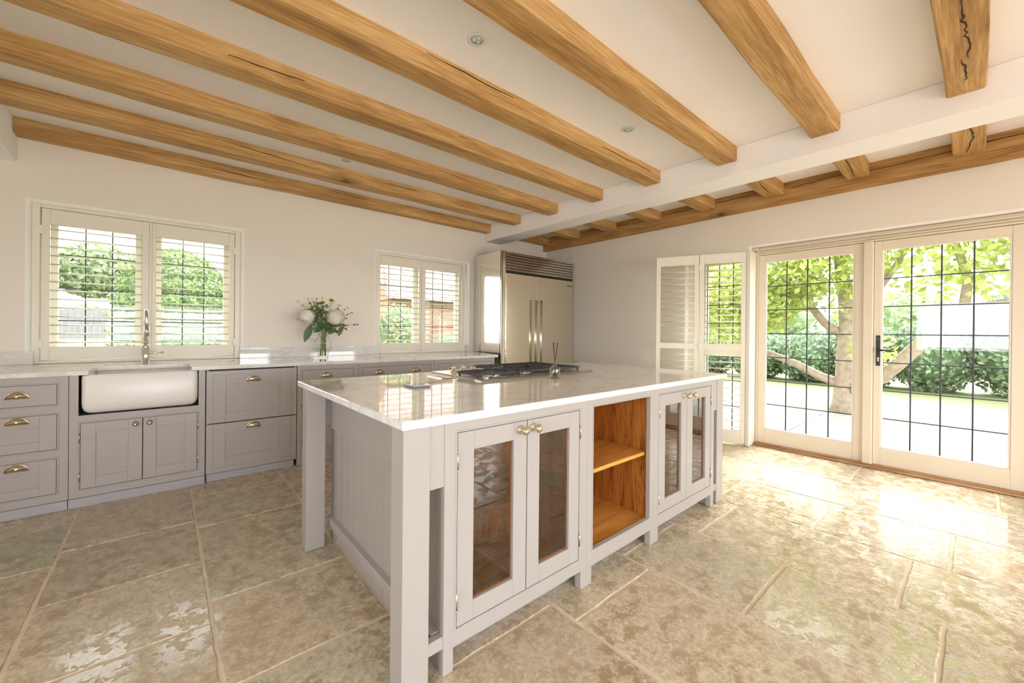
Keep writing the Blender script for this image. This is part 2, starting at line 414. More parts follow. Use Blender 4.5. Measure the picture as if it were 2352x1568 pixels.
tag(obj('ceiling', B(WL-.2, WR+.3, WF-.2, WB+.33, ZC, ZC+.12), MAT['ceil']), kind='structure')
# boxed steel beams (plastered)
tag(obj('ceiling_boxing', B(3.627, 3.921, WF, WB, 2.539, ZC, b=.006), MAT['ceil']), 'white plastered boxing across the ceiling between the oak joists', kind='structure')
tag(obj('ceiling_boxing', B(-1.15, -.86, WF, WB, 2.47, ZC, b=.006), MAT['ceil']), 'white plastered boxing over the left window end', kind='structure')

# ---- floor: grout bed + individual flags
floor = empty('floor', (0, 0, 0), kind='structure')
obj('grout_bed', B(WL-.1, WR+.32, WF-.1, WB+.1, -.12, -.0035), MAT['grout'], floor)
XJ = [-2.74, -2.16, -1.58, -1.0, -.42, .160, .743, 1.316, 1.90, 2.478, 3.070, 3.660, 4.245, 4.93+.02]
YJ = {3: [3.62, 3.04, 2.17], 4: [4.4, 3.19, 2.62, 2.045, 1.2], 5: [4.5, 3.64, 3.07, 2.20, 1.63, .78], 6: [4.1, 3.21, 2.35, 1.77, 1.22, .35],
      7: [4.2, 3.33, 2.46, 1.9, 1.085, .22], 8: [4.5, 3.6, 2.9, 2.1, 1.24, .65, .084], 9: [4.1, 3.3, 2.6, 1.8, 1.094, .228],
      10: [4.3, 3.5, 2.7, 1.9, 1.249, .667, .09], 11: [4.0, 3.2, 2.4, 1.8, 1.12, .256], 12: [4.2, 3.4, 2.6, 1.9, 1.283, .695, -.1]}
def flag(x0, x1, y0, y1):
    g = .0068; x0 += g; x1 -= g; y0 += g; y1 -= g
    # irregular worn outline, chamfered arris
    pts = []
    def edge(ax, ay, bx, by):
        L = math.hypot(bx-ax, by-ay); n = max(3, int(L/.07)); nx, ny = -(by-ay)/L, (bx-ax)/L
        for i in range(n):
            t = i/n; w = 0 if i == 0 else random.uniform(-.003, .0022)
            pts.append((ax+(bx-ax)*t+nx*w, ay+(by-ay)*t+ny*w))
    c = .004
    edge(x0, y0+c, x0+c, y0) if False else None
    edge(x0, y0, x1, y0); edge(x1, y0, x1, y1); edge(x1, y1, x0, y1); edge(x0, y1, x0, y0)
    cx, cy = (x0+x1)/2, (y0+y1)/2; n = len(pts)
    dz = random.uniform(-.0012, .0008)
    def inset(p, d):
        return (p[0]+(d if p[0] < x0+.02 else -d if p[0] > x1-.02 else 0), p[1]+(d if p[1] < y0+.02 else -d if p[1] > y1-.02 else 0))
    lo = [(p[0], p[1], -.02) for p in pts]; mi = [(p[0], p[1], -.004+dz) for p in pts]; hi = [(*inset(p, .004), dz) for p in pts]
    mb = MB(); vs = lo+mi+hi
    fs = [tuple(range(2*n, 3*n))]
    for k in (0, 1):
        for i in range(n):
            j = (i+1) % n; fs.append((k*n+i, k*n+j, (k+1)*n+j, (k+1)*n+i))
    mb.add(vs, fs)
    return mb, (cx, cy, 0)
for ci in range(len(XJ)-1):
    js = YJ.get(ci)
    if js is None: js = [4.2, 3.4, 2.6, 1.9, 1.1, .3]
    js = [WB] + js; y = js[-1]
    while y > WF+.2:
        y -= random.choice([.58, .72, .87]); js.append(max(y, WF-.05))
    for k in range(len(js)-1):
        mb, c = flag(XJ[ci], XJ[ci+1], js[k+1], js[k])
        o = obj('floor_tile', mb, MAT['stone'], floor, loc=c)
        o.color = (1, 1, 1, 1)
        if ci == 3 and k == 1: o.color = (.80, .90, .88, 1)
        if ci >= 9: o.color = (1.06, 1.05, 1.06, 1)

# ---- oak ceiling joists: one object per stick
def beam_mesh(x0, x1, y0, y1, z0, z1, along='x', seed=0):
    rr = random.Random(seed); n = max(4, int(abs((x1-x0) if along == 'x' else (y1-y0))/.12)); mb = MB(); vs = []; ph = [rr.uniform(0, 6.28) for _ in range(8)]
    for i in range(n+1):
        t = i/n
        if along == 'x': s = x0+(x1-x0)*t
        else: s = y0+(y1-y0)*t
        w = lambda k, a=.0035: a*math.sin(s*1.7+ph[k])+a*.6*math.sin(s*5.1+ph[k+1])+rr.uniform(-.0012, .0012)
        if along == 'x': a0, a1 = y0+w(0), y1+w(2)
        else: a0, a1 = x0+(w(0)), x1
        b0 = z0+w(4, .002); c = .008+.003*math.sin(s*3+ph[5]); c2 = .008+.004*math.sin(s*2.3+ph[6])
        sec = [(a0, z1), (a0, b0+c), (a0+c, b0), (a1-c2, b0), (a1, b0+c2), (a1, z1)]
        for a, z in sec:
            vs.append((s, a, z) if along == 'x' else (a, s, z))
    m = 6; fs = []
    for i in range(n):
        for k in range(m-1):
            fs.append((i*m+k, i*m+k+1, (i+1)*m+k+1, (i+1)*m+k))
    fs += [tuple(range(m))[::-1], tuple(range(n*m, n*m+m))]
    mb.add(vs, fs); return mb
BY = [(4.665, 4.794), (4.011, 4.168), (3.345, 3.499), (2.676, 2.829), (2.007, 2.168), (1.331, 1.492), (.656, .816), (-.024, .145)]
ordn = ['against the window wall', 'second from the window wall', 'third from the window wall', 'fourth from the window wall',
        'fifth from the window wall', 'sixth from the window wall', 'seventh from the window wall, with a single dark peg hole', 'eighth from the window wall, with a jagged split']
def cracks(parent, plane, strokes):
    """drying shakes: thin dark slivers let into the face. plane ('z',z) on the underside or ('y',y)/('x',x) on a side"""
    for st in strokes:
        vs = []; k = len(st)
        for i, (a, b_, w) in enumerate(st):
            for sgn in (-1, 1):
                for dd in (-.0012, .004):
                    if plane[0] == 'z': vs.append((a, b_+sgn*w, plane[1]+dd))
                    elif plane[0] == 'y': vs.append((a, plane[1]+dd, b_+sgn*w))
                    else: vs.append((plane[1]+dd, a, b_+sgn*w))
        fs = []
        for i in range(k-1):
            q = i*4
            fs += [(q, q+2, q+6, q+4), (q, q+4, q+5, q+1), (q+2, q+3, q+7, q+6)]
        fs += [(0, 1, 3, 2), ((k-1)*4, (k-1)*4+2, (k-1)*4+3, (k-1)*4+1)]
        obj('crack', MB().add(vs, fs), MAT['crack'], parent)
def stroke(x0, y0, x1, y1, w, n=9, wob=.006, seed=1):
    rr = random.Random(seed); out = []
    for i in range(n+1):
        t = i/n; out.append((x0+(x1-x0)*t+rr.uniform(-wob, wob)*.4, y0+(y1-y0)*t+rr.uniform(-wob, wob), w*math.sin(math.pi*min(max(t, .04), .96))*rr.uniform(.6, 1.2)))
    return out
def patch_name(n): return n
for i, (a, b_) in enumerate(BY):
    bm_ = obj('oak_joist', beam_mesh(-.8595, 3.6265, a, b_, 2.655, ZC, 'x', i), MAT['oak'], loc=((-.87+3.63)/2, (a+b_)/2, 2.7))
    tag(bm_, 'long honey oak ceiling joist, '+ordn[i], 'beam', 'long oak ceiling joists')
    st = obj('oak_joist', beam_mesh(3.9215, 4.856, a, b_, 2.655, ZC, 'x', 20+i), MAT['oak'], loc=(4.4, (a+b_)/2, 2.7))
    tag(st, 'short oak joist stub by the door wall, '+ordn[i].split(',')[0], 'beam', 'short oak joist stubs')
    if i == 7:
        cracks(bm_, ('z', 2.653), [stroke(2.35+.27*k, .052+.012*(k % 2), 2.63+.27*k, .06-.01*(k % 3), .0038, 9, .008, 50+k) for k in range(4)])
        cracks(st, ('z', 2.653), [stroke(3.98, .08, 4.5, .03, .004, 9, .008, 61), stroke(4.45, .035, 4.8, .075, .004, 8, .006, 62)])
    if i == 6:
        cracks(bm_, ('z', 2.653), [[(1.13, .775, .001), (1.142, .775, .008), (1.155, .775, .001)]])
        cracks(st, ('z', 2.653), [stroke(4.2, .72, 4.78, .75, .003, 9, .006, 70)])
    if i == 4:
        cracks(bm_, ('y', 2.004), [stroke(1.1, 2.75, 2.3, 2.735, .0032, 14, .004, 80), stroke(2.7, 2.72, 3.45, 2.715, .0022, 9, .004, 81)])
    if i in (0, 1, 2, 3):
        for q in range(2):
            xx = random.uniform(-.5, 2.6); cracks(bm_, ('y', a-.0025), [stroke(xx, random.uniform(2.69, 2.75), xx+random.uniform(.3, .8), random.uniform(2.69, 2.75), .0022, 9, .003, 90+i*3+q)])
    if i == 5:
        cracks(st, ('z', 2.653), [stroke(4.3, 1.38, 4.7, 1.41, .0025, 8, .006, 77)])
pl = obj('oak_wall_plate', beam_mesh(4.858, WR+.02, -1.4, WB, 2.562, ZC, 'y', 40), MAT['oaky'], loc=(4.9, 2, 2.66))
tag(pl, 'long oak wall plate on the door wall carrying the joist stubs', 'beam')
cracks(pl, ('x', 4.853), [stroke(-.9, 2.735, .7, 2.70, .0028, 16, .006, 101), stroke(.8, 2.72, 1.3, 2.70, .0035, 9, .005, 102), stroke(1.55, 2.725, 2.65, 2.715, .0028, 14, .004, 103), stroke(2.9, 2.70, 4.3, 2.735, .0022, 14, .004, 104)])

# ---- downlights
def downlight(x, y, label):
    t = empty('ceiling_downlight', (x, y, ZC), label, 'downlight', 'recessed downlights')
    obj('ring', MB().lathe([(.038, -.0005), (.0475, -.002), (.0495, -.004), (.0485, -.0065), (.038, -.007), (.036, -.003)], (x, y, ZC), 'z', 28), MAT['white'], t)
    obj('lens', MB().lathe([(.0365, -.0035), (.0365, -.0055), (.001, -.0055)], (x, y, ZC), 'z', 24), MAT['lamp'], t)
    for k in range(3):
        an = k*2.094+.5; obj('diode', MB().lathe([(.0085, -.0055), (.0075, -.008), (.001, -.0085)], (x+.015*math.cos(an), y+.015*math.sin(an), ZC), 'z', 12), MAT['white'], t)
downlight(1.263, 1.759, 'round white recessed downlight above the near end of the island')
downlight(2.695, 1.762, 'round white recessed downlight above the far end of the island')
downlight(1.264, 3.80, 'round white recessed downlight near the window wall, half behind a joist')

# ---- leaded casement windows
def casement(parent, axis, pos, a0, a1, z0, z1, cols, rows, fw_=.045, dep=.045, mat=None, sash=True):
    """frame in plane; cols/rows = inner lead positions"""
    mat = mat or MAT['cream']
    def bx(a, b_, c, d, d0, d1, bv=.003):
        return B(a, b_, pos+d0, pos+d1, c, d, b=bv) if axis == 'y' else B(pos+d0, pos+d1, a, b_, c, d, b=bv)
    if sash:
        m = MB()
        for q in ((a0, a0+fw_, z0, z1), (a1-fw_, a1, z0, z1), (a0+fw_, a1-fw_, z0, z0+fw_), (a0+fw_, a1-fw_, z1-fw_, z1)):
            k = bx(*q, -dep/2, dep/2); m.add(k.v, k.f)
        obj('sash', m, mat, parent)
    A = [a0+fw_] + sorted(cols) + [a1-fw_]; Z = [z0+fw_] + sorted(rows) + [z1-fw_]
    w = .0042
    for i in range(len(A)-1):
        for j in range(len(Z)-1):
            obj('pane', bx(A[i]+.001, A[i+1]-.001, Z[j]+.001, Z[j+1]-.001, -.002, .002, 0), MAT['glass'], parent)
    for c in cols: obj('lead_bar', bx(c-w, c+w, Z[0], Z[-1], -.0055, .0055, .0015), MAT['lead'], parent)
    for c in rows: obj('lead_bar', bx(A[0], A[-1], c-w, c+w, -.0050, .0050, .0015), MAT['lead'], parent)
w1 = empty('window_1', (-.1, WB+.22, .93), kind='structure')
obj('frame', MB().box(-.80, -.715, WB+.16, WB+.28, .9, 2.18, b=.004).box(.50, .585, WB+.16, WB+.28, .9, 2.18, b=.004).box(-.155, -.065, WB+.16, WB+.28, .9, 2.18, b=.004)
    .box(-.80, .585, WB+.16, WB+.28, 2.10, 2.18, b=.004).box(-.80, .585, WB+.16, WB+.28, .87, .96, b=.004), MAT['cream'], w1)
casement(w1, 'y', WB+.2, -.715, -.155, .96, 2.10, [-.513, -.349], [1.264, 1.537, 1.814])
casement(w1, 'y', WB+.2, -.065, .50, .96, 2.10, [.135, .297], [1.264, 1.537, 1.814])
w2 = empty('window_2', (2.65, WB+.22, .93), kind='structure')
obj('frame', MB().box(1.98, 2.03, WB+.16, WB+.28, .9, 2.18, b=.004).box(3.27, 3.33, WB+.16, WB+.28, .9, 2.18, b=.004).box(2.60, 2.69, WB+.16, WB+.28, .9, 2.18, b=.004)
    .box(1.98, 3.33, WB+.16, WB+.28, 2.10, 2.18, b=.004).box(1.98, 3.33, WB+.16, WB+.28, .87, .96, b=.004), MAT['cream'], w2)
casement(w2, 'y', WB+.2, 2.03, 2.60, .96, 2.10, [2.217, 2.385], [1.264, 1.53, 1.79])
casement(w2, 'y', WB+.2, 2.69, 3.27, .96, 2.10, [2.864, 3.023], [1.264, 1.53, 1.79])
for nm, px in (('window_1', .0), ):
    # casement stay and catch seen through the louvres
    obj('catch', MB().box(-.06, -.045, WB+.165, WB+.175, 1.38, 1.50, b=.003).tube([(-.05, WB+.16, 1.40), (-.03, WB+.14, 1.37), (-.005, WB+.14, 1.375)], .006), MAT['white'], w1)

# ---- window shutters: frame + two louvred panels
def slat_mesh(L, w=.062, t=.011, tilt=0.0):
    """elliptical slat centred on origin, length along x"""
    n = 10; prof = [(w/2*math.cos(2*math.pi*k/n), t/2*math.sin(2*math.pi*k/n)) for k in range(n)]
    c, s_ = math.cos(tilt), math.sin(tilt); prof = [(a*c-b_*s_, a*s_+b_*c) for a, b_ in prof]
    mb = MB(); vs = [(-L/2, a, z) for a, z in prof] + [(L/2, a, z) for a, z in prof]
    fs = [tuple(range(n)), tuple(range(2*n-1, n-1, -1))] + [(i, i+n, (i+1) % n+n, (i+1) % n) for i in range(n)]
    mb.add(vs, fs, False); mb.sm = [False, False] + [True]*n
    return mb
def shutter(name, label, x0, x1, z0, z1, panels, oz0, oz1, n, y0, tilt):
    t = empty(name, ((x0+x1)/2, y0, z0), label, 'shutter', 'louvred window shutters')
    f = .045; yf, yb = y0-.032, y0+.025
    obj('outer_frame', MB().box(x0, x0+f, yf, yb, z0, z1, b=.004).box(x1-f, x1, yf, yb, z0, z1, b=.004)
        .box(x0+f, x1-f, yf, yb, z1-.025, z1, b=.004).box(x0+f, x1-f, yf, yb, z0, z0+.024, b=.004)
        .box(panels[0][1]+.001, panels[1][0]-.001, y0-.022, yb, z0+.024, z1-.025, b=.002), MAT['cream'], t)
    for (p0, p1, o0, o1) in panels:
        pm = MB(); a, b_ = y0-.018, y0+.012
        pt, pb = z1-.027, z0+.028
        pm.box(p0, o0, a, b_, pb, pt, b=.003).box(o1, p1, a, b_, pb, pt, b=.003).box(o0, o1, a, b_, oz1, pt, b=.003).box(o0, o1, a, b_, pb, oz0, b=.003)
        pan = obj('shutter_panel', pm, MAT['cream'], t)
        L = o1-o0-.004; sm = slat_mesh(L, tilt=tilt); first = None
        for k in range(n):
            zc = oz0+(oz1-oz0)*(k+.5)/n; loc = Vector(((o0+o1)/2, y0-.003, zc))
            if first is None:
                mb = MB(); mb.v = [tuple(Vector(v)+loc) for v in sm.v]; mb.f = sm.f; mb.sm = sm.sm
                first = obj('louvre', mb, MAT['cream'], pan, loc=loc, recalc=False); l0 = loc
            else:
                link_copy(first, 'louvre', pan, loc-l0)
        sd = -1 if p0 < (x0+x1)/2-.1 and p1 < (x0+x1)/2+.05 else 1
        hx = p0 if sd < 0 else p1
        for hz in (z0+.16, z1-.2):
            obj('hinge', MB().lathe([(.006, 0), (.006, .07)], (hx, y0-.024, hz-.035), 'z', 10).box(hx-.014, hx+.014, y0-.0325, y0-.018, hz-.035, hz+.035, b=.001), MAT['cream'], t)
    return t
shutter('plantation_shutter', 'cream louvred shutter filling the wide window behind the sink', -.792, .580, .916, 2.182,
        [(-.742, -.1035, -.696, -.150), (-.0845, .533, -.058, .487)], 1.050, 2.030, 14, WB+.062, .05)
shutter('plantation_shutter', 'cream louvred shutter in the smaller window beside the steel refrigerator', 1.984, 3.300, .916, 2.174,
        [(2.01, 2.608, 2.040, 2.571), (2.613, 3.245, 2.667, 3.200)], 1.048, 2.028, 14, WB+.062, .05)

# ---- glazed doors
fr = empty('trim_1', (WR, .65, 0), kind='structure')
obj('door_frame', MB().box(WR+.02, WR+.14, 1.58, 1.645, .022, 2.155, b=.004).box(WR+.02, WR+.14, -.335, -.252, .022, 2.155, b=.004)
    .box(WR+.035, WR+.14, -.252, 1.58, 2.068, 2.155, b=.004), MAT['doorp'], fr)
obj('head_moulding', MB().box(WR+.012, WR+.035, -.335, 1.645, 2.092, 2.105, b=.004).box(WR+.004, WR+.035, -.335, 1.645, 2.118, 2.132, b=.005).box(WR+.018, WR+.035, -.335, 1.645, 2.07, 2.086, b=.003)
    .box(WR+.02, WR+.035, 1.60, 1.645, .022, 2.12, b=.004), MAT['doorp'], fr)
obj('mullion', B(WR-.005, WR+.10, .632, .703, .02, 2.068, b=.006), MAT['doorp'], fr)
thr = tag(obj('trim_2', MB().box(WR-.052, WR+.20, -.33, 1.635, 0.0, .020, b=.005).box(WR-.035, WR+.02, -.33, 1.635, .020, .028, b=.003), MAT['threshold']), kind='structure')
def glazed_door(name, y0, y1, g0, g1, label):
    d = empty(name, (WR+.04, (y0+y1)/2, .028), kind='structure')
    a, b_ = WR+.028, WR+.075; gz0, gz1 = .193, 1.977; gx = WR+.055
    obj('stile', B(a, b_, y0, g0-.012, .028, 2.064, b=.003), MAT['doorp'], d)
    obj('stile', B(a, b_, g1+.012, y1, .028, 2.064, b=.003), MAT['doorp'], d)
    obj('rail', B(a, b_, g0-.012, g1+.012, .028, gz0-.012, b=.003), MAT['doorp'], d)
    obj('rail', B(a, b_, g0-.012, g1+.012, gz1+.012, 2.064, b=.003), MAT['doorp'], d)
    obj('glazing_bead', MB().box(a+.006, gx, g0-.013, g0, gz0-.012, gz1+.012, b=.003).box(a+.006, gx, g1, g1+.013, gz0-.012, gz1+.012, b=.003)
        .box(a+.006, gx, g0, g1, gz0-.013, gz0, b=.003).box(a+.006, gx, g0, g1, gz1, gz1+.013, b=.003), MAT['bead'], d)
    ys = [g0+(g1-g0)*k/4 for k in range(5)]; zs = [gz0+(gz1-gz0)*k/7 for k in range(8)]
    for i in range(4):
        for j in range(7):
            obj('pane', B(gx-.002, gx+.002, ys[i]+.001, ys[i+1]-.001, zs[j]+.001, zs[j+1]-.001), MAT['glass'], d)
    for y in ys[1:-1]: obj('lead_bar', B(gx-.006, gx+.006, y-.0052, y+.0052, gz0, gz1, b=.002), MAT['lead'], d)
    for z in zs[1:-1]: obj('lead_bar', B(gx-.0055, gx+.0055, g0, g1, z-.0048, z+.0048, b=.002), MAT['lead'], d)
    return d
glazed_door('door_1', .705, 1.578, .783, 1.50, '')
d2 = glazed_door('door_2', -.250, .630, -.152, .568, '')
hp = obj('handle_plate', B(WR+.021, WR+.028, .583, .613, .928, 1.205, b=.002), MAT['black'], d2)
obj('lever', MB().tube([(WR+.028, .598, 1.075), (WR-.018, .598, 1.075), (WR-.028, .590, 1.074), (WR-.03, .56, 1.072), (WR-.028, .52, 1.072), (WR-.022, .485, 1.067)], [.011, .010, .009, .0085, .0075, .006], 12)
    .lathe([(.016, -.012), (.013, -.02), (.01, -.022)], (WR+.028, .598, 1.075), 'x', 16), MAT['black'], hp)
obj('keyhole', MB().lathe([(.009, -.009), (.009, -.012), (.001, -.013)], (WR+.028, .598, .998), 'x', 14).box(WR+.016, WR+.021, .5935, .6025, .968, .994, b=.001), MAT['chrome'], hp)
obj('screw', MB().lathe([(.004, -.0075), (.003, -.009), (.0005, -.009)], (WR+.028, .598, 1.17), 'x', 8), MAT['chrome'], hp)

# ---- side light next to the doors
w3 = empty('window_3', (WR+.06, 2.0, .06), kind='structure')
obj('frame', MB().box(WR+.03, WR+.12, 1.675, 1.725, .06, 2.06, b=.003).box(WR+.03, WR+.12, 2.145, 2.235, .06, 2.06, b=.003).box(WR+.03, WR+.12, 1.725, 2.145, 2.02, 2.06, b=.003)
    .box(WR+.03, WR+.12, 1.725, 2.145, .06, .10, b=.003).box(WR+.03, WR+.12, 1.725, 2.145, .955, 1.035, b=.003).box(WR+.05, WR+.12, 2.235, 2.38, .06, 2.06, b=.003), MAT['cream'], w3)
casement(w3, 'x', WR+.075, 1.705, 2.165, 1.015, 2.04, [1.854, 2.008], [1.33, 1.545, 1.765], fw_=.02, dep=.03)
casement(w3, 'x', WR+.075, 1.705, 2.165, .08, .975, [1.854, 2.008], [.37, .665], fw_=.02, dep=.03)

# ---- bifold shutter standing open beside the doors
H0 = Vector((4.765, 1.632)); ang = math.radians(22); dv = Vector((-math.sin(ang), math.cos(ang))); nv = Vector((-dv.y, dv.x))
bf = empty('folding_shutter', (H0.x, H0.y, .02), 'tall cream folding louvred shutter standing open beside the glazed doors', 'shutter', 'louvred window shutters')
obj('post', MB().box(4.745, 4.80, 1.592, 1.628, .004, 2.10, b=.003).box(4.79, WR-.001, 1.596, 1.662, .004, 2.10, b=.003), MAT['cream'], bf)
def local_obj(name, mb, mat, parent):
    vs = []
    for a, n_, z in mb.v:
        p = H0 + dv*a + nv*n_; vs.append((p.x, p.y, z))
    mb2 = MB(); mb2.v = vs; mb2.f = mb.f; mb2.sm = mb.sm
    return obj(name, mb2, mat, parent)
for (s0, s1) in ((.004, .458), (.466, .920)):
    pm = MB(); st = .046; T = .014
    pm.box(s0, s0+st, -T, T, .02, 2.092, b=.003).box(s1-st, s1, -T, T, .02, 2.092, b=.003)
    pm.box(s0+st, s1-st, -T, T, 1.985, 2.092, b=.003).box(s0+st, s1-st, -T, T, 1.03, 1.095, b=.003).box(s0+st, s1-st, -T, T, .02, .155, b=.003)
    pan = local_obj('shutter_panel', pm, MAT['cream'], bf)
    sm = slat_mesh(s1-s0-2*st-.004, .062, .010, .10); first = None
    zs = [1.095+(1.985-1.095)*(k+.5)/12.5 for k in range(12)]; zs = [1.13+.0705*k for k in range(12)] + [.19+.0705*k for k in range(12)]
    cc = (s0+s1)/2
    for z in zs:
        if first is None:
            mb = MB(); mb.v = [(v[0]+cc, v[1], v[2]+z) for v in sm.v]; mb.f = sm.f; mb.sm = sm.sm
            first = local_obj('louvre', mb, MAT['cream'], pan); z_0 = z
        else: link_copy(first, 'louvre', pan, (0, 0, z-z_0))
    for zz in (.03, 2.08):
        pass
for zz in (.25, 1.06, 1.95):
    local_obj('hinge', MB().lathe([(.0055, 0), (.0055, .07)], (.462, .018, zz-.035), 'z', 10).box(.448, .476, .012, .016, zz-.035, zz+.035), MAT['white'], bf)
for s_ in (.44, .48, .90):
    local_obj('magnet_catch', MB().lathe([(.0045, -.016), (.0045, -.013)], (s_, 0, 2.07), 'y', 10), MAT['black'], bf)

# ================================================================== WALL RUN
FY = 3.940; ZU = .885; ZT = .915
def cup_pull(parent, x, z, y=FY, w=.047):
    """half-dome cup pull with backplate rim"""
    mb = MB(); n, m_ = 14, 6; vs = []
    for j in range(m_+1):
        ph = (math.pi/2)*j/m_
        for i in range(n+1):
            th = math.pi*i/n
            vs.append((x+w*math.cos(th)*math.cos(ph*.98), y-.026*math.sin(ph)*(.35+.65*math.sin(th)**.5 if math.sin(th) > 0 else .35), z-.012+.042*math.sin(th)*math.cos(ph*.80)))
    fs = [(j*(n+1)+i, j*(n+1)+i+1, (j+1)*(n+1)+i+1, (j+1)*(n+1)+i) for j in range(m_) for i in range(n)]
    mb.add(vs, fs, True)
    # raised rim arch
    path = [(x+(w+.003)*math.cos(math.pi*i/16), y-.003, z-.012+.045*math.sin(math.pi*i/16)) for i in range(17)]
    mb.tube(path, .0035, 8)
    mb.box(x-w-.004, x+w+.004, y-.006, y, z-.015, z-.010, b=.001)
    return obj('cup_handle', mb, MAT['brass'], parent)
def ball_knob(parent, x, z, y, mat=None, r=.0165):
    prof = [(.017, 0), (.0175, -.003), (.013, -.006), (.0065, -.010), (.006, -.018), (.010, -.022), (r, -.029), (r*.98, -.036), (r*.7, -.043), (.003, -.046)]
    return obj('knob', MB().lathe([(a, b_) for a, b_ in prof], (x, y, z), 'y', 20), mat or MAT['knobm'], parent)
def rect_strip(x0, x1, z0, z1, w, y0, y1, b=.002):
    return MB().box(x0-w, x1+w, y0, y1, z1, z1+w, b=b).box(x0-w, x1+w, y0, y1, z0-w, z0, b=b).box(x0-w, x0, y0, y1, z0, z1, b=b).box(x1, x1+w, y0, y1, z0, z1, b=b)
def shaker(name, parent, x0, x1, z0, z1, p=None, y=FY, hinge=None):
    """inset door/drawer front; p = (px0,px1,pz0,pz1) recessed panel or None for slab"""
    g = .0022; x0 += g; x1 -= g; z0 += g; z1 -= g; th = .02
    mb = MB()
    if p is None: mb.box(x0, x1, y, y+th, z0, z1, b=.0015)
    else:
        a, b_, c, d = p
        mb.box(x0, a, y, y+th, z0, z1, b=.0015).box(b_, x1, y, y+th, z0, z1, b=.0015).box(a, b_, y, y+th, d, z1, b=.0015).box(a, b_, y, y+th, z0, c, b=.0015)
    o = obj(name, mb, MAT['paint'], parent)
    if p is not None:
        obj('panel', B(p[0]-.002, p[1]+.002, y+.009, y+.016, p[2]-.002, p[3]+.002), MAT['paint'], o)
    if hinge is not None:
        hx, zs = hinge
        for hz in zs: obj('hinge', MB().lathe([(.0034, 0), (.0034, .062)], (hx, y-.0035, hz-.031), 'z', 8).lathe([(.0045, 0), (.0045, .004)], (hx, y-.0035, hz-.035), 'z', 8).lathe([(.0045, 0), (.0045, .004)], (hx, y-.0035, hz+.031), 'z', 8), MAT['chrome'], o)
    return o
def face_frame(parent, x0, x1, z0, z1, openings, y=FY, name='face_frame'):
    """face frame made of rectangles around openings"""
    X = sorted({x0, x1} | {v for o_ in openings for v in o_[:2]}); Z = sorted({z0, z1} | {v for o_ in openings for v in o_[2:4]})
    mb = MB()
    for i in range(len(X)-1):
        for j in range(len(Z)-1):
            cx, cz = (X[i]+X[i+1])/2, (Z[j]+Z[j+1])/2
            if any(o_[0] < cx < o_[1] and o_[2] < cz < o_[3] for o_ in openings): continue
            mb.box(X[i], X[i+1], y, y+.022, Z[j], Z[j+1])
    f = obj(name, mb, MAT['paint'], parent)
    for o_ in openings:
        if len(o_) > 4: continue
        obj('bead', rect_strip(o_[0]-.0045, o_[1]+.0045, o_[2]-.0045, o_[3]+.0045, -.0045 if False else .006, y-.003, y+.004, .0015), MAT['paint'], f)
    return f
def carcass(parent, x0, x1, z0=.06, y1=4.76, y=FY, z1=ZU):
    t = .016
    obj('carcass', MB().box(x0, x0+t, y+.022, y1, z0, z1).box(x1-t, x1, y+.022, y1, z0, z1).box(x0+t, x1-t, y+.022, y1, z0, z0+t).box(x0+t, x1-t, y1-t, y1, z0+t, z1), MAT['paint'], parent)
    obj('inner_dark', B(x0+t, x1-t, y+.0225, y+.03, z0+t, z1), MAT['gap'], parent)
def cabinet(name, label, x0, x1, cat='cabinet'):
    return empty(name, ((x0+x1)/2, FY+.3, 0), label, cat, 'grey base cabinets along the window wall')
G = .0015
# 1 drawer stack
c = cabinet('drawer_cabinet', 'grey base cabinet with three drawers, left of the white sink', -1.36, -.478)
face_frame(c, -1.36, -.478-G, .060, ZU-.001, [(-.88, -.530, .699, .835), (-.88, -.530, .405, .638), (-.88, -.530, .113, .345)])
carcass(c, -1.36, -.478-G)
d_ = shaker('drawer', c, -.88, -.530, .699, .835); cup_pull(d_, -.700, .764)
d_ = shaker('drawer', c, -.88, -.530, .405, .638, (-.808, -.607, .466, .561)); cup_pull(d_, -.700, .600)
d_ = shaker('drawer', c, -.88, -.530, .113, .345, (-.808, -.607, .171, .266)); cup_pull(d_, -.700, .306)
obj('plinth', B(-1.36, -.478-G, FY-.018, FY+.02, 0, .059, b=.001), MAT['plinth'], c)
# 2 sink cabinet
c = cabinet('sink_cabinet', 'grey two-door cabinet under the white sink', -.478, .250)
ff = face_frame(c, -.478+G, .2505-G, .060, ZU-.001, [(-.426, .202, .113, .560), (-.434, .208, .612, .9, 1)])
obj('carcass', MB().box(-.478+G, -.462, FY+.022, 4.76, .06, ZU-.001).box(.234, .2505-G, FY+.022, 4.76, .06, ZU-.001).box(-.462, .234, FY+.022, 4.76, .06, .076).box(-.462, .234, FY+.022, 4.6, .585, .606), MAT['paint'], c)
obj('inner_dark', MB().box(-.46, .232, FY+.0225, FY+.03, .076, .585).box(-.46, .232, 4.55, 4.56, .606, .88), MAT['gap'], c)
d_ = shaker('door', c, -.426, -.112, .113, .560, (-.351, -.189, .187, .488), hinge=(-.429, (.46, .20))); ball_knob(d_, -.150, .521, FY, MAT['brass'], .0155)
d_ = shaker('door', c, -.112, .202, .113, .560, (-.038, .125, .187, .488), hinge=(.205, (.46, .20))); ball_knob(d_, -.074, .522, FY, MAT['brass'], .0155)
obj('plinth', B(-.478+G, .2505-G, FY-.018, FY+.02, 0, .059, b=.001), MAT['plinth'], c)
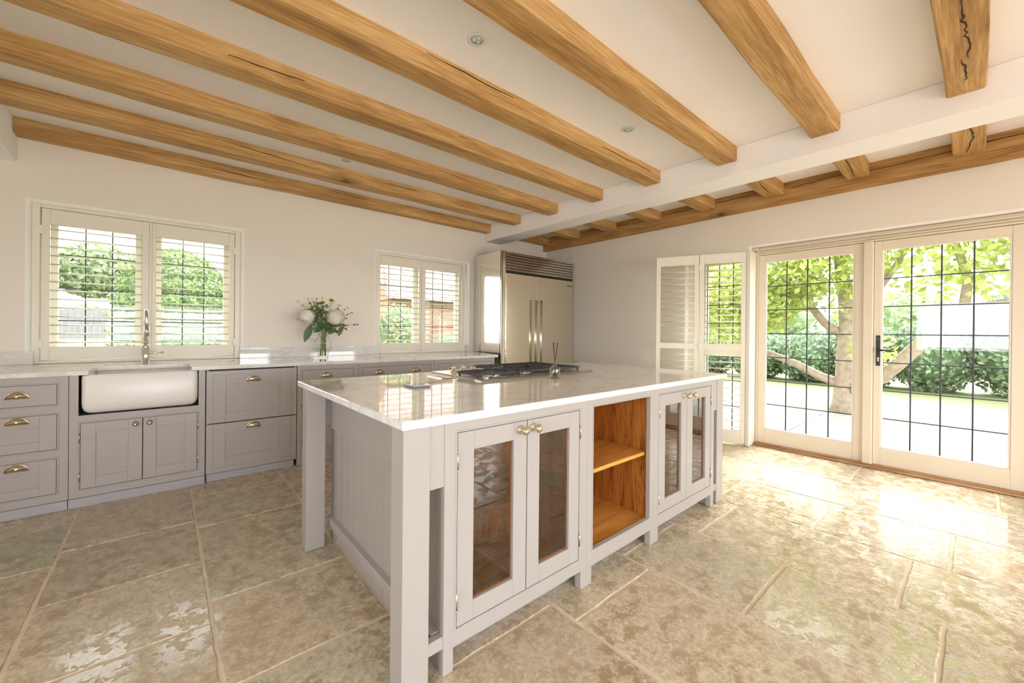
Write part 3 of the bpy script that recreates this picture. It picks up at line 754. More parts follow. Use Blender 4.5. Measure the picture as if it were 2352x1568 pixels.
# 3 deep drawers (integrated appliance)
c = cabinet('deep_drawer_cabinet', 'grey cabinet with two deep panelled drawers, right of the sink', .255, .900)
FD = FY-.006
for (z0, z1, pz, hz) in ((.458, .872, (.533, .763), .790), (.062, .450, (.180, .374), .405)):
    d_ = obj('drawer', MB().box(.2555, .381, FD, FD+.02, z0, z1, b=.0015).box(.769, .898, FD, FD+.02, z0, z1, b=.0015).box(.381, .769, FD, FD+.02, pz[1], z1, b=.0015).box(.381, .769, FD, FD+.02, z0, pz[0], b=.0015), MAT['paint'], c)
    obj('panel', B(.379, .771, FD+.009, FD+.016, pz[0]-.002, pz[1]+.002), MAT['paint'], d_)
    cup_pull(d_, .573, hz, FD)
lo = obj('moulding', MB().box(.297, .852, FD-.004, FD, .840, .8445, b=.001).box(.297, .3015, FD-.004, FD, .458, .840, b=.001).box(.8475, .852, FD-.004, FD, .458, .840, b=.001)
    .box(.297, .852, FD-.004, FD, .098, .1025, b=.001).box(.297, .3015, FD-.004, FD, .1025, .450, b=.001).box(.8475, .852, FD-.004, FD, .1025, .450, b=.001), MAT['paint'], c)
obj('carcass', MB().box(.2555, .272, FY+.016, 4.76, .06, .883).box(.884, .898, FY+.016, 4.76, .06, .883).box(.272, .884, 4.74, 4.76, .06, .883).box(.272, .884, FY+.016, 4.74, .06, .07), MAT['paint'], c)
obj('inner_dark', B(.272, .884, FY+.016, FY+.024, .07, .883), MAT['gap'], c)
obj('plinth', B(.258, .880, FY+.006, FY+.03, 0, .056, b=.001), MAT['plinth'], c)
# 4..7
def upper_drawer_cab(name, label, x0, x1, a, b_, pulls, doors):
    c = cabinet(name, label, x0, x1)
    face_frame(c, x0+G, x1-G, .060, ZU-.001, [(a, b_, .712, .840), (a, b_, .122, .660)])
    carcass(c, x0+G, x1-G)
    d_ = shaker('drawer', c, a, b_, .712, .840)
    for p in pulls: cup_pull(d_, p, .783)
    if doors == 1:
        d2_ = shaker('door', c, a, b_, .122, .660, (a+.075, b_-.075, .197, .585), hinge=(a-.003, (.55, .22))); ball_knob(d2_, b_-.04, .615, FY, MAT['brass'], .0155)
    else:
        m_ = (a+b_)/2
        d2_ = shaker('door', c, a, m_, .122, .660, (a+.07, m_-.07, .197, .585), hinge=(a-.003, (.55, .22))); ball_knob(d2_, m_-.038, .615, FY, MAT['brass'], .0155)
        d2_ = shaker('door', c, m_, b_, .122, .660, (m_+.07, b_-.07, .197, .585), hinge=(b_+.003, (.55, .22))); ball_knob(d2_, m_+.038, .615, FY, MAT['brass'], .0155)
    obj('plinth', B(x0+G, x1-G, FY-.002, FY+.03, 0, .059, b=.001), MAT['plinth'], c)
upper_drawer_cab('base_cabinet', 'grey base cabinet under the flower vase, one drawer over a door', .903, 1.445, .945, 1.395, [1.150], 1)
upper_drawer_cab('base_cabinet', 'wide grey base cabinet with a two-handled drawer, behind the island', 1.445, 2.290, 1.489, 2.245, [1.659, 2.066], 2)
upper_drawer_cab('base_cabinet', 'narrow grey base cabinet under the smaller window, behind the cooktop knobs', 2.290, 2.715, 2.339, 2.686, [2.51], 1)
upper_drawer_cab('base_cabinet', 'last grey base cabinet of the run, next to the steel refrigerator', 2.715, 3.143, 2.744, 3.089, [2.915], 1)

# ---- worktop of the run
wt = [(-1.36, 3.925), (-.386, 3.925), (-.386, 4.24), (-.372, 4.275), (-.335, 4.290), (.120, 4.290), (.150, 4.277), (.162, 4.25), (.162, 3.925), (3.19, 3.925), (3.42, 4.79), (3.318, 4.79), (3.318, 4.99), (1.99, 4.99), (1.99, 4.79),
      (.573, 4.79), (.573, 4.99), (-.785, 4.99), (-.785, 4.79), (-1.36, 4.79)]
wo = obj('marble_worktop', MB().prism(wt, 'z', ZU, ZT), MAT['marble'], loc=(0, 4.4, ZT), bevel=.003)
tag(wo, 'long white marble worktop on the grey cabinets along the window wall', 'worktop')
def upstand(x0, x1, label):
    o = obj('marble_upstand', B(x0, x1, WB-.021, WB-.001, ZT+.0005, 1.018, b=.002), MAT['marble'], loc=((x0+x1)/2, WB-.01, ZT))
    tag(o, label, 'upstand', 'marble upstands on the window wall'); return o
upstand(-1.36, -.772, 'short white marble upstand left of the sink window')
upstand(.575, 2.000, 'grey-veined marble upstand behind the flower vase')
o = obj('marble_upstand', B(3.318, 3.336, WB-.021, WB+.06, ZT+.0005, 1.012, b=.002), MAT['marble'], loc=(3.33, WB, ZT)); tag(o, 'tiny white marble upstand at the reveal beside the refrigerator', 'upstand', 'marble upstands on the window wall')
o = obj('window_sill_trim', B(.1, .1001, 4.9, 4.901, .9, .901), MAT['marble']); bpy.data.objects.remove(o)

# ---- sink (open fireclay basin)
def rounded_rect(x0, x1, y0, y1, r, n=6, rf=None):
    pts = []
    for (cx, cy, a0) in ((x1-r, y1-r, 0), (x0+r, y1-r, 90), (x0+r, y0+r, 180), (x1-r, y0+r, 270)):
        for k in range(n+1):
            a = math.radians(a0+90*k/n); pts.append((cx+r*math.cos(a), cy+r*math.sin(a)))
    return pts
sk = MB(); SX0, SX1, SY0, SY1, SZ0, SZ1 = -.421, .203, 3.918, 4.375, .618, .8835
rings = []
def ring(off, z, r): rings.append([(p[0], p[1], z) for p in rounded_rect(SX0+off, SX1-off, SY0+off, SY1-off, r)])
ring(.06, SZ0, .03); ring(.028, SZ0+.006, .032); ring(.010, SZ0+.022, .034); ring(.002, SZ0+.05, .034); ring(0, SZ0+.08, .034); ring(0, SZ1-.012, .034); ring(.004, SZ1-.003, .033); ring(.010, SZ1, .03)
ring(.030, SZ1, .03); ring(.036, SZ1-.004, .03); ring(.040, SZ1-.02, .032); ring(.046, SZ0+.08, .04); ring(.07, SZ0+.045, .05); ring(.12, SZ0+.038, .05)
nn = len(rings[0]); vs = [p for r_ in rings for p in r_]
fs = [(k*nn+i, k*nn+(i+1) % nn, (k+1)*nn+(i+1) % nn, (k+1)*nn+i) for k in range(len(rings)-1) for i in range(nn)]
sk.add(vs, fs, True); sk.add(rings[0], [tuple(range(nn))]); sk.add(rings[-1], [tuple(range(nn))])
sk_t = empty('farmhouse_sink', (-.11, 4.1, SZ0), 'white fireclay butler sink set into the grey cabinet', 'sink')
obj('basin', sk, MAT['porcelain'], sk_t)
obj('waste', MB().lathe([(.045, .0375), (.045, .041), (.03, .042), (.001, .040)], (-.11, 4.15, SZ0), 'z', 20), MAT['chrome'], sk_t)
# ---- tap
tx, ty = -.114, 4.50
tp = empty('kitchen_tap', (tx, ty, ZT), 'brushed nickel swan-neck tap behind the white sink', 'tap')
obj('body', MB().lathe([(.027, .0005), (.027, .004), (.0235, .006), (.0235, .125), (.0265, .127), (.0265, .150), (.018, .153), (.016, .156)], (tx, ty, ZT), 'z', 24), MAT['chrome'], tp)
arc = [(tx, ty, ZT+.15), (tx, ty, ZT+.36)] + [(tx+.006*k/10, ty-.055+.055*math.cos(math.pi*k/10), ZT+.375+.062*math.sin(math.pi*k/10)) for k in range(11)] + [(tx+.008, ty-.11, ZT+.34), (tx+.009, ty-.11, ZT+.30)]
obj('spout', MB().tube(arc, .0125, 14), MAT['chrome'], tp)
obj('spray_head', MB().tube([(tx+.008, ty-.11, ZT+.31), (tx+.009, ty-.11, ZT+.225)], [.0155, .0165], 16), MAT['chrome'], tp)
obj('lever', MB().tube([(tx, ty-.005, ZT+.088), (tx+.05, ty-.01, ZT+.090), (tx+.115, ty-.014, ZT+.091)], [.013, .0075, .0065], 12).lathe([(.0105, .05), (.011, .064)], (tx+.05, ty-.014, ZT+.091), 'x', 14), MAT['chrome'], tp)

# ---- wall socket behind the vase
so_ = empty('wall_socket', (1.262, WB-.004, 1.11), 'cream double wall socket behind the flower vase', 'socket')
obj('plate', B(1.195, 1.335, WB-.009, WB-.0005, 1.062, 1.150, b=.003), MAT['plastic'], so_)
for px, pz in ((1.222, 1.106), (1.244, 1.112), (1.236, 1.092), (1.258, 1.092), (1.29, 1.112), (1.28, 1.092), (1.302, 1.092)):
    obj('pin_hole', B(px-.003, px+.003, WB-.0096, WB-.008, pz-.004, pz+.004), MAT['black'], so_)

# ---- refrigerator
RX0, RX1, RY, RZ = 3.445, 4.900, 4.175, 2.30
rf = empty('refrigerator', ((RX0+RX1)/2, 4.45, 0), 'tall stainless steel double-door refrigerator in the corner', 'refrigerator')
obj('cabinet_body', B(RX0+.004, RX1, RY+.03, WB-.01, 0.002, RZ-.004), MAT['steelside'], rf)
obj('side_panel', B(RX0-.004, RX0+.004, RY+.012, WB-.012, .002, RZ, b=.001), MAT['steelside'], rf)
obj('edge_trim', B(RX0-.004, RX0+.072, RY+.006, RY+.03, .002, RZ, b=.002), MAT['steelside'], rf)
obj('gap_strip', MB().box(RX0+.010, RX0+.016, RY+.004, RY+.008, .1, RZ-.01).box(RX0+.07, RX1, RY+.018, RY+.03, 2.0, RZ-.003), MAT['darkgap'], rf)
gx0, gx1, gz0, gz1 = RX0+.075, RX1-.008, 2.030, 2.296
ns = 7
for k in range(ns):
    z = gz0+(gz1-gz0)*k/ns; h_ = (gz1-gz0)/ns
    obj('grille_slat', MB().prism([(RY+.016, z+.009), (RY-.006, z+.010), (RY-.009, z+.014), (RY-.005, z+h_-.002), (RY+.016, z+h_-.001)], 'x', gx0, gx1), MAT['chrome'], rf)
xm = 4.075
for (a, b_, hx) in ((gx0-.004, xm-.003, xm-.045), (xm+.003, gx1+.004, xm+.062)):
    dd = obj('fridge_door', B(a, b_, RY-.006, RY+.028, .12, 2.005, b=.004), MAT['steel'], rf)
    obj('handle', MB().tube([(hx, RY-.062, .55), (hx, RY-.062, 1.66)], .0155, 16).tube([(hx, RY-.006, .60), (hx, RY-.062, .60)], .010, 10).tube([(hx, RY-.006, 1.635), (hx, RY-.062, 1.635)], .011, 10), MAT['chrome'], dd)
obj('badge', B(4.755, 4.865, RY-.009, RY-.006, 1.918, 1.935, b=.001), MAT['lidside'], rf)
obj('kick_plate', B(RX0+.07, RX1, RY+.03, RY+.05, .0, .11), MAT['black'], rf)

# ---- vase and flowers
vx, vy = 1.285, 4.535
vs_ = empty('glass_vase', (vx, vy, ZT), 'clear waisted glass vase with flower stems on the marble worktop', 'vase')
vprof = [(.001, .006), (.046, .006), (.050, .012), (.046, .024), (.052, .034), (.074, .095), (.088, .145), (.087, .162), (.070, .195), (.050, .225), (.046, .245), (.055, .272), (.0575, .274),
         ]
obj('bowl', MB().lathe([(.001, .0005), (.050, .0005), (.053, .006), (.050, .022), (.055, .032), (.077, .095), (.091, .145), (.090, .163), (.073, .197), (.053, .226), (.049, .245), (.058, .272)], (vx, vy, ZT), 'z', 36, cap=False), MAT['vaseglass'], vs_)
obj('water', MB().lathe([(.001, .020), (.047, .020), (.052, .034), (.071, .090), (.071, .0905), (.001, .0905)], (vx, vy, ZT), 'z', 28, cap=False), thin_glass('vase_water', (.95, .97, .93), 1.33), vs_)
petal = leafmat('white_petal', (.90, .87, .80), (.95, .94, .90), .25, .6)
petal2 = leafmat('cream_petal', (.90, .85, .70), (.95, .92, .84), .25, .6)
gleaf = leafmat('eucalyptus_leaf', (.12, .17, .07), (.26, .32, .12), .3, .45)
dleaf = leafmat('dark_green_leaf', (.045, .09, .03), (.09, .16, .06), .2, .35)
lime = leafmat('lime_thistle', (.35, .48, .08), (.55, .62, .15), .3, .6)
stemm = simple('green_stem', (.24, .32, .07), .5, noise=.2)
twig = simple('twig', (.22, .22, .09), .6)
def stem_path(tip, base_r=.03, k=0):
    an = random.uniform(0, 6.28); b0 = Vector((vx+base_r*math.cos(an), vy+base_r*math.sin(an)*.8, ZT+.02))
    nk = Vector((vx+random.uniform(-.036, .036), vy+random.uniform(-.034, .034), ZT+.24)); tp_ = Vector(tip)
    out = []
    for i in range(9):
        t = i/8
        if t < .5: p = b0.lerp(nk, t/.5)
        else:
            s_ = (t-.5)/.5; c1 = nk+(nk-b0)*.5; p = nk*(1-s_)**2 + c1*2*s_*(1-s_) + tp_*s_**2
        out.append(p)
    return out
def leaf_quad(mb, p, d, w, L, nrm, cup=.15):
    d = d.normalized(); s_ = d.cross(nrm).normalized(); n_ = s_.cross(d)
    pts = []
    prof = [(0, .12), (.25, .8), (.5, 1), (.75, .75), (1, .05)]
    for t, ww in prof:
        c_ = p + d*L*t - n_*(cup*L*(t*t))
        pts += [c_ - s_*w*ww*.5 + n_*cup*w*ww*.4, c_, c_ + s_*w*ww*.5 + n_*cup*w*ww*.4]
    fs = []
    for k in range(4):
        for j in range(2):
            fs.append((k*3+j, k*3+j+1, (k+1)*3+j+1, (k+1)*3+j))
    mb.add(pts, fs, True)
def rvec(): 
    v = Vector(rng.normal(size=3)); return v.normalized()
def hydrangea(c, r, mat, label, seed):
    t = empty('hydrangea', (c[0], c[1], c[2]), label, 'flower', 'white hydrangea heads in the vase')
    mb = MB()
    for k in range(190):
        u = rvec(); u.y = u.y-.25; u.normalize()
        rad = r*random.uniform(.78, 1.02); p = Vector(c)+Vector((u.x*rad, u.y*rad*.85, u.z*rad*.9))
        a = rvec().cross(u).normalized(); b2 = u.cross(a)
        sz = r*.30
        for q in range(4):
            an = q*math.pi/2+.3; d = (a*math.cos(an)+b2*math.sin(an)); e = (a*math.cos(an+math.pi/2)+b2*math.sin(an+math.pi/2))
            mb.add([p, p+d*sz*.55-e*sz*.42+u*sz*.12, p+d*sz*1.05+u*sz*.05*random.uniform(-2, 2), p+d*sz*.55+e*sz*.42+u*sz*.12], [(0, 1, 2, 3)], True)
    tag(obj('petals', mb, mat, t, recalc=False), kind='stuff')
    obj('core', MB().lathe([(.001, -r*.5), (r*.4, -r*.35), (r*.55, 0), (r*.4, r*.35), (.001, r*.5)], c, 'z', 14), mat, t)
    obj('stem', MB().tube(stem_path(Vector(c)-Vector((0, 0, r*.5))), .0048, 8), stemm, t)
hydrangea((1.125, 4.50, 1.345), .078, petal, 'white hydrangea head on the left side of the glass vase', 1)
hydrangea((1.385, 4.46, 1.345), .092, petal2, 'cream hydrangea head on the right side of the glass vase', 2)
def thistle(c, label):
    t = empty('thistle_flower', c, label, 'flower', 'green thistle heads in the vase')
    mb = MB()
    for k in range(90):
        a = random.uniform(0, 6.28); ph = random.uniform(-.3, 1.4)
        d = Vector((math.cos(a)*math.cos(ph)*.6, math.sin(a)*math.cos(ph)*.6, math.sin(ph)+.5)).normalized()
        leaf_quad(mb, Vector(c)+d*.004, d, .009, .034, rvec(), 0)
    tag(obj('head', mb, lime, t, recalc=False), kind='stuff')
    mb = MB()
    for k in range(12):
        a = k*.524; d = Vector((math.cos(a), math.sin(a), .1)); leaf_quad(mb, Vector(c)-Vector((0, 0, .012)), d, .012, .035, Vector((0, 0, 1)))
    obj('bract', mb, gleaf, t, recalc=False)
    obj('stem', MB().tube(stem_path(Vector(c)-Vector((0, 0, .01))), .003, 6), stemm, t)
thistle((1.268, 4.50, 1.475), 'lime green thistle head at the top middle of the bouquet')
thistle((1.357, 4.50, 1.505), 'highest lime green thistle head above the cream hydrangea')
def sprig(tip, nleaf, size, label, mat=gleaf, r0=.35, seed=0):
    t = empty('eucalyptus_sprig', (tip[0], tip[1], tip[2]), label, 'foliage', 'green sprigs in the vase')
    p = stem_path(tip); obj('stem', MB().tube(p, [.0021]*5+[.002, .0018, .0015, .0012], 6), twig, t)
    mb = MB(); pts = p[4:]
    for k in range(nleaf):
        f_ = r0+(1-r0)*k/(nleaf-1); q = f_*(len(pts)-1); i = min(int(q), len(pts)-2); c_ = pts[i].lerp(pts[i+1], q-i)
        ax = (pts[i+1]-pts[i]).normalized(); s_ = size*(1.15-.6*f_)
        for sg in (-1, 1):
            d = (ax*.5 + rvec()*.6 + Vector((sg*.7, 0, .2))).normalized(); leaf_quad(mb, c_, d, s_*.75, s_, rvec(), .1)
    tag(obj('leaves', mb, mat, t, recalc=False), kind='stuff')
sp = [((1.03, 4.50, 1.49), 8, .026, 'thin sprig reaching out to the upper left'), ((1.03, 4.5, 1.31), 5, .026, 'short sprig poking out to the left below the white hydrangea'), ((1.115, 4.47, 1.52), 9, .030, 'upright sprig above the white hydrangea'),
      ((1.16, 4.5, 1.53), 9, .030, 'tall sprig left of the bouquet middle'), ((1.205, 4.5, 1.525), 9, .034, 'tall sprig at the bouquet middle'), ((1.26, 4.48, 1.54), 8, .03, 'tallest sprig beside the thistles'),
      ((1.44, 4.5, 1.47), 8, .036, 'sprig rising behind the cream hydrangea'), ((1.52, 4.5, 1.45), 9, .032, 'fine sprig to the upper right'), ((1.565, 4.5, 1.395), 8, .036, 'sprig angled to the right'),
      ((1.62, 4.48, 1.265), 11, .044, 'long round-leaved sprig trailing far right'), ((1.50, 4.5, 1.335), 9, .046, 'round-leaved sprig right of the cream hydrangea')]
for a in sp: sprig(a[0], a[1], a[2], 'eucalyptus '+a[3])
def cluster(c, rad, n, size, mat, label, flat=1):
    t = empty('leafy_stem', c, label, 'foliage', 'green sprigs in the vase'); mb = MB()
    for k in range(n):
        u = rvec(); p = Vector(c)+Vector((u.x*rad[0], u.y*rad[1], u.z*rad[2]))*random.uniform(.4, 1)
        leaf_quad(mb, p, (u+rvec()*.6+Vector((0, -.2, -.25))), size*.75, size, Vector((0, -1, .3))+rvec()*.6, .12)
    tag(obj('leaves', mb, mat, t, recalc=False), kind='stuff'); obj('stem', MB().tube(stem_path(c), .0035, 6), stemm, t)
cluster((1.405, 4.50, 1.225), (.085, .05, .05), 60, .042, gleaf, 'drooping eucalyptus bunch under the cream hydrangea')
cluster((1.235, 4.47, 1.34), (.075, .04, .075), 60, .046, gleaf, 'dense green leaves between the two hydrangeas')
cluster((1.22, 4.50, 1.44), (.10, .05, .05), 50, .032, gleaf, 'small olive leaves above the hydrangeas')
mb = MB(); t = empty('broad_leaf', (1.13, 4.45, 1.2), 'large dark drooping leaf on the left of the vase', 'foliage', 'green sprigs in the vase')
leaf_quad(mb, Vector((1.15, 4.45, 1.27)), Vector((-.38, -.05, -1)), .075, .20, Vector((-.3, -1, .1)), .1); obj('blade', mb, dleaf, t, recalc=False)
obj('stem', MB().tube(stem_path((1.15, 4.455, 1.27)), .003, 6), stemm, t)
mb = MB(); t = empty('broad_leaf', (1.22, 4.43, 1.25), 'broad dark leaves in front of the vase neck', 'foliage', 'green sprigs in the vase')
leaf_quad(mb, Vector((1.20, 4.43, 1.275)), Vector((.9, -.1, -.15)), .07, .15, Vector((0, -1, .5)), .2); leaf_quad(mb, Vector((1.27, 4.44, 1.25)), Vector((-.8, -.2, -.45)), .06, .13, Vector((0, -1, .3)), .2); leaf_quad(mb, Vector((1.24, 4.45, 1.30)), Vector((-.5, -.1, -.6)), .06, .12, Vector((0, -1, .3)), .2)
obj('blade', mb, dleaf, t, recalc=False); obj('stem', MB().tube(stem_path((1.24, 4.45, 1.26)), .003, 6), stemm, t)

# ================================================================== ISLAND
IY = 1.206; isl = empty('kitchen_island', (1.85, 1.85, 0), 'grey painted kitchen island with glass doors and an open oak shelf niche', 'kitchen island')
P_ = MAT['paint']
for (x0, x1) in ((.590, .688), (2.990, 3.090)):
    for (y0, y1) in ((IY, IY+.090), (2.365, 2.450)):
        obj('leg', B(x0, x1, y0, y1, 0.001, ZU-.001, b=.002), P_, isl)
for (x0, x1, sx) in ((.688, .748, 0), (2.934, 2.990, 1)):
    for (y0, y1) in ((IY+.004, IY+.034), (2.40, 2.43)):
        obj('apron', B(x0, x1, y0, y1, .664, ZU-.001, b=.001), P_, isl)
        obj('stretcher', B(x0-.001, x1+(0 if sx == 0 else 0), y0, y1, .095, .140, b=.002), P_, isl)
# ends: apron band, tongue-and-groove boards, low rail
for (xa, sg) in ((.757, -1), (2.925, 1)):
    obj('end_apron', B(xa, xa+sg*.030, IY+.08, 2.44, .648, ZU-.001, b=.002), P_, isl)
    obj('end_rail', B(xa, xa+sg*.040, IY+.036, 2.40, .095, .142, b=.003), P_, isl)
    ys = [2.445] + [2.428-.1008*k for k in range(12)] + [IY+.024]
    ys = [y for y in ys if y >= IY+.02]
    for k in range(len(ys)-1):
        obj('end_board', B(xa, xa+sg*.010, ys[k+1]+.002, ys[k]-.002, .002, .66, b=.0018), P_, isl)
    obj('end_backing', B(xa, xa-sg*.012, IY+.022, 2.44, .002, ZU-.001), P_, isl)
    obj('shadow_gap', B(xa+sg*.0035, xa-sg*.002, IY+.024, 2.43, .003, .65), MAT['gap'], isl)  # dark sheet painting shade into the grooves between boards
obj('back_panel', B(.76, 2.93, 2.425, 2.445, .06, ZU-.001, b=.002), P_, isl)
obj('back_plinth', B(.76, 2.93, 2.38, 2.40, .001, .06), MAT['plinth'], isl)
# front frame: three units, slight joints between
def unit(x0, x1, op, feet):
    X0, X1, Z0, Z1 = op
    mb = MB().box(x0, X0, IY, IY+.022, .088, ZU-.001).box(X1, x1, IY, IY+.022, .088, ZU-.001).box(X0, X1, IY, IY+.022, Z1, ZU-.001).box(X0, X1, IY, IY+.022, .088, Z0)
    u = obj('front_frame', mb, P_, isl)
    obj('bead', rect_strip(X0-.001, X1+.001, Z0-.001, Z1+.001, .007, IY-.003, IY+.003, .0015), P_, u)
    return u
unit(.7455, 1.5295, (.797, 1.473, .146, .846), None)
unit(1.5305, 2.1375, (1.577, 2.090, .159, .848), None)
unit(2.1385, 2.937, (2.190, 2.883, .152, .848), None)
for (a, b_) in ((.7455, .787), (1.490, 1.5705), (2.102, 2.188), (2.893, 2.937)):
    obj('foot', B(a, b_, IY, IY+.035, .001, .0885, b=.001), P_, isl)
obj('plinth', B(.80, 2.90, IY+.088, IY+.105, .001, .09), MAT['plinth'], isl)
# glazed doors
def gdoor(x0, x1, z0, z1, g, hx, kx, kz):
    q = .0022; x0 += q; x1 -= q; z0 += q; z1 -= q; a, b_, c_, d_ = g
    d = obj('glass_door', MB().box(x0, a, IY, IY+.022, z0, z1, b=.0015).box(b_, x1, IY, IY+.022, z0, z1, b=.0015).box(a, b_, IY, IY+.022, d_, z1, b=.0015).box(a, b_, IY, IY+.022, z0, c_, b=.0015), P_, isl)
    obj('glass', B(a-.002, b_+.002, IY+.013, IY+.016, c_-.002, d_+.002), MAT['cabglass'], d)
    obj('glazing_bead', rect_strip(a+.006, b_-.006, c_+.006, d_-.006, .0065, IY+.016, IY+.022, .001), MAT['oakin'], d)
    ball_knob(d, kx, kz, IY, MAT['knobm'], .0175)
    for hz in (.745, .243):
        obj('hinge', MB().lathe([(.0034, 0), (.0034, .062)], (hx, IY-.0035, hz-.031), 'z', 8).lathe([(.0046, 0), (.0046, .004)], (hx, IY-.0035, hz-.035), 'z', 8).lathe([(.0046, 0), (.0046, .004)], (hx, IY-.0035, hz+.031), 'z', 8), MAT['chrome'], d)
gdoor(.797, 1.139, .146, .846, (.871, 1.066, .219, .774), .7975, 1.100, .811)
gdoor(1.139, 1.473, .146, .846, (1.211, 1.402, .223, .775), 1.4755, 1.174, .811)
gdoor(2.190, 2.534, .152, .848, (2.263, 2.461, .226, .777), 2.1895, 2.495, .815)
gdoor(2.534, 2.883, .152, .848, (2.613, 2.803, .228, .779), 2.884, 2.580, .815)
def lining(x0, x1, z0, z1, depth, nm):
    t = .014; y0, y1 = IY+.023, IY+depth
    l = obj(nm, MB().box(x0-t, x0, y0, y1, z0-t, z1+t).box(x1, x1+t, y0, y1, z0-t, z1+t).box(x0, x1, y1-t, y1, z0, z1), MAT['oakin'], isl, loc=((x0+x1)/2, y0, z0))
    obj('base_board', B(x0, x1, y0, y1-t, z0-t, z0), MAT['oakshelf'], isl, loc=((x0+x1)/2, y0, z0))
    obj('top_board', B(x0, x1, y0, y1-t, z1, z1+t), MAT['oakshelf'], isl, loc=((x0+x1)/2, y0, z1))
lining(.80, 1.470, .150, .862, .42, 'oak_lining'); lining(1.545, 2.122, .150, .862, .44, 'oak_lining'); lining(2.195, 2.880, .156, .862, .42, 'oak_lining')
obj('oak_shelf', B(1.547, 2.12, IY+.035, IY+.42, .508, .528, b=.0015), MAT['oakshelf'], isl, loc=(1.83, IY+.2, .518))
for (a, b_) in ((.802, 1.468), (2.197, 2.878)):
    obj('glass_shelf', B(a, b_, IY+.06, IY+.40, .500, .507), MAT['shelfglass'], isl)
# island worktop
io = obj('island_worktop', B(.580, 3.128, 1.194, 2.530, ZU, ZT, b=.003), MAT['marble'], loc=(1.9, 1.9, ZT))
tag(io, 'large glossy white marble slab on top of the grey island', 'worktop')

# ---- cooktop
ck = empty('gas_cooktop', (1.93, 2.2, ZT), 'stainless steel gas cooktop with black cast iron grates on the island', 'cooktop')
zt_ = ZT
obj('tray', B(1.430, 2.420, 1.945, 2.520, zt_+.0005, zt_+.007, b=.003), MAT['tray'], ck)
obj('front_strip', MB().prism([(1.862, zt_+.0005), (1.940, zt_+.0005), (1.940, zt_+.007), (1.885, zt_+.007)], 'x', 1.400, 2.432), MAT['tray'], ck)
obj('vent_strip', MB().prism([(2.125, zt_+.0005), (2.31, zt_+.0005), (2.31, zt_+.0045), (2.135, zt_+.0045)], 'x', 1.288, 1.362), MAT['tray'], ck)
for k in range(4):
    obj('vent_slot', B(1.298, 1.352, 2.155+.036*k, 2.170+.036*k, zt_+.0044, zt_+.0052), MAT['darkgap'], ck)
burners = [(1.60, 2.09, .045), (1.93, 2.10, .05), (2.26, 2.10, .042), (1.95, 2.36, .042), (2.26, 2.37, .05)]
for (bx, by, r_) in burners:
    o = obj('burner', MB().lathe([(r_+.012, .007), (r_+.012, .010), (r_, .012), (r_*.9, .018), (r_*.4, .019)], (bx, by, zt_), 'z', 24), MAT['tray'], ck)
    obj('burner_cap', MB().lathe([(r_*.82, .019), (r_*.85, .022), (r_*.8, .0245), (.001, .025)], (bx, by, zt_), 'z', 24), MAT['iron'], o)
zg0, zg1 = zt_+.020, zt_+.036
def grate(x0, x1, y0, y1, cs):
    w = .009; mb = MB()
    mb.box(x0, x1, y0, y0+w, zg0, zg1, b=.002).box(x0, x1, y1-w, y1, zg0, zg1, b=.002).box(x0, x0+w, y0+w, y1-w, zg0, zg1, b=.002).box(x1-w, x1, y0+w, y1-w, zg0, zg1, b=.002)
    for (cx_, cy_, ya, yb) in cs:
        mb.box(cx_-.0045, cx_+.0045, ya, cy_-.028, zg0+.003, zg1, b=.002).box(cx_-.0045, cx_+.0045, cy_+.028, yb, zg0+.003, zg1, b=.002)
        mb.box(x0+w, cx_-.028, cy_-.0045, cy_+.0045, zg0+.003, zg1, b=.002).box(cx_+.028, x1-w, cy_-.0045, cy_+.0045, zg0+.003, zg1, b=.002)
        for sx in (-1, 1):
            for sy in (-1, 1):
                ex = x0+w if sx < 0 else x1-w; ey = ya if sy < 0 else yb
                mb.tube([(cx_+sx*.026, cy_+sy*.024, zg1-.004), (ex-sx*.004, ey-sy*.004, zg1-.005)], .0042, 6)
        mb.box(x0+w, x1-w, yb-.0045, yb+.0045, zg0+.003, zg1, b=.002) if yb < y1-.02 else None
    for (fx, fy) in ((x0+.02, y0+.004), (x1-.02, y0+.004), (x0+.02, y1-.004), (x1-.02, y1-.004)):
        mb.box(fx-.008, fx+.008, fy-.004, fy+.004, zt_+.0072, zg0+.001, b=.001)
    return obj('grate', mb, MAT['iron'], ck)
grate(1.446, 1.768, 1.985, 2.205, [(1.60, 2.09, 1.985, 2.205)])
grate(1.774, 2.096, 1.985, 2.485, [(1.93, 2.10, 1.985, 2.235), (1.95, 2.36, 2.235, 2.485)])
grate(2.102, 2.415, 1.985, 2.485, [(2.26, 2.10, 1.985, 2.235), (2.26, 2.37, 2.235, 2.485)])
for (kx, ky) in ((1.525, 2.36), (1.60, 2.36), (1.69, 2.36), (1.575, 2.44), (1.66, 2.44)):
    obj('control_knob', MB().lathe([(.027, .007), (.027, .010), (.021, .013), (.019, .015), (.018, .036), (.016, .038), (.001, .038)], (kx, ky, zt_), 'z', 20).box(kx-.003, kx+.003, ky-.016, ky+.016, zt_+.037, zt_+.041, b=.001), MAT['chrome'], ck)

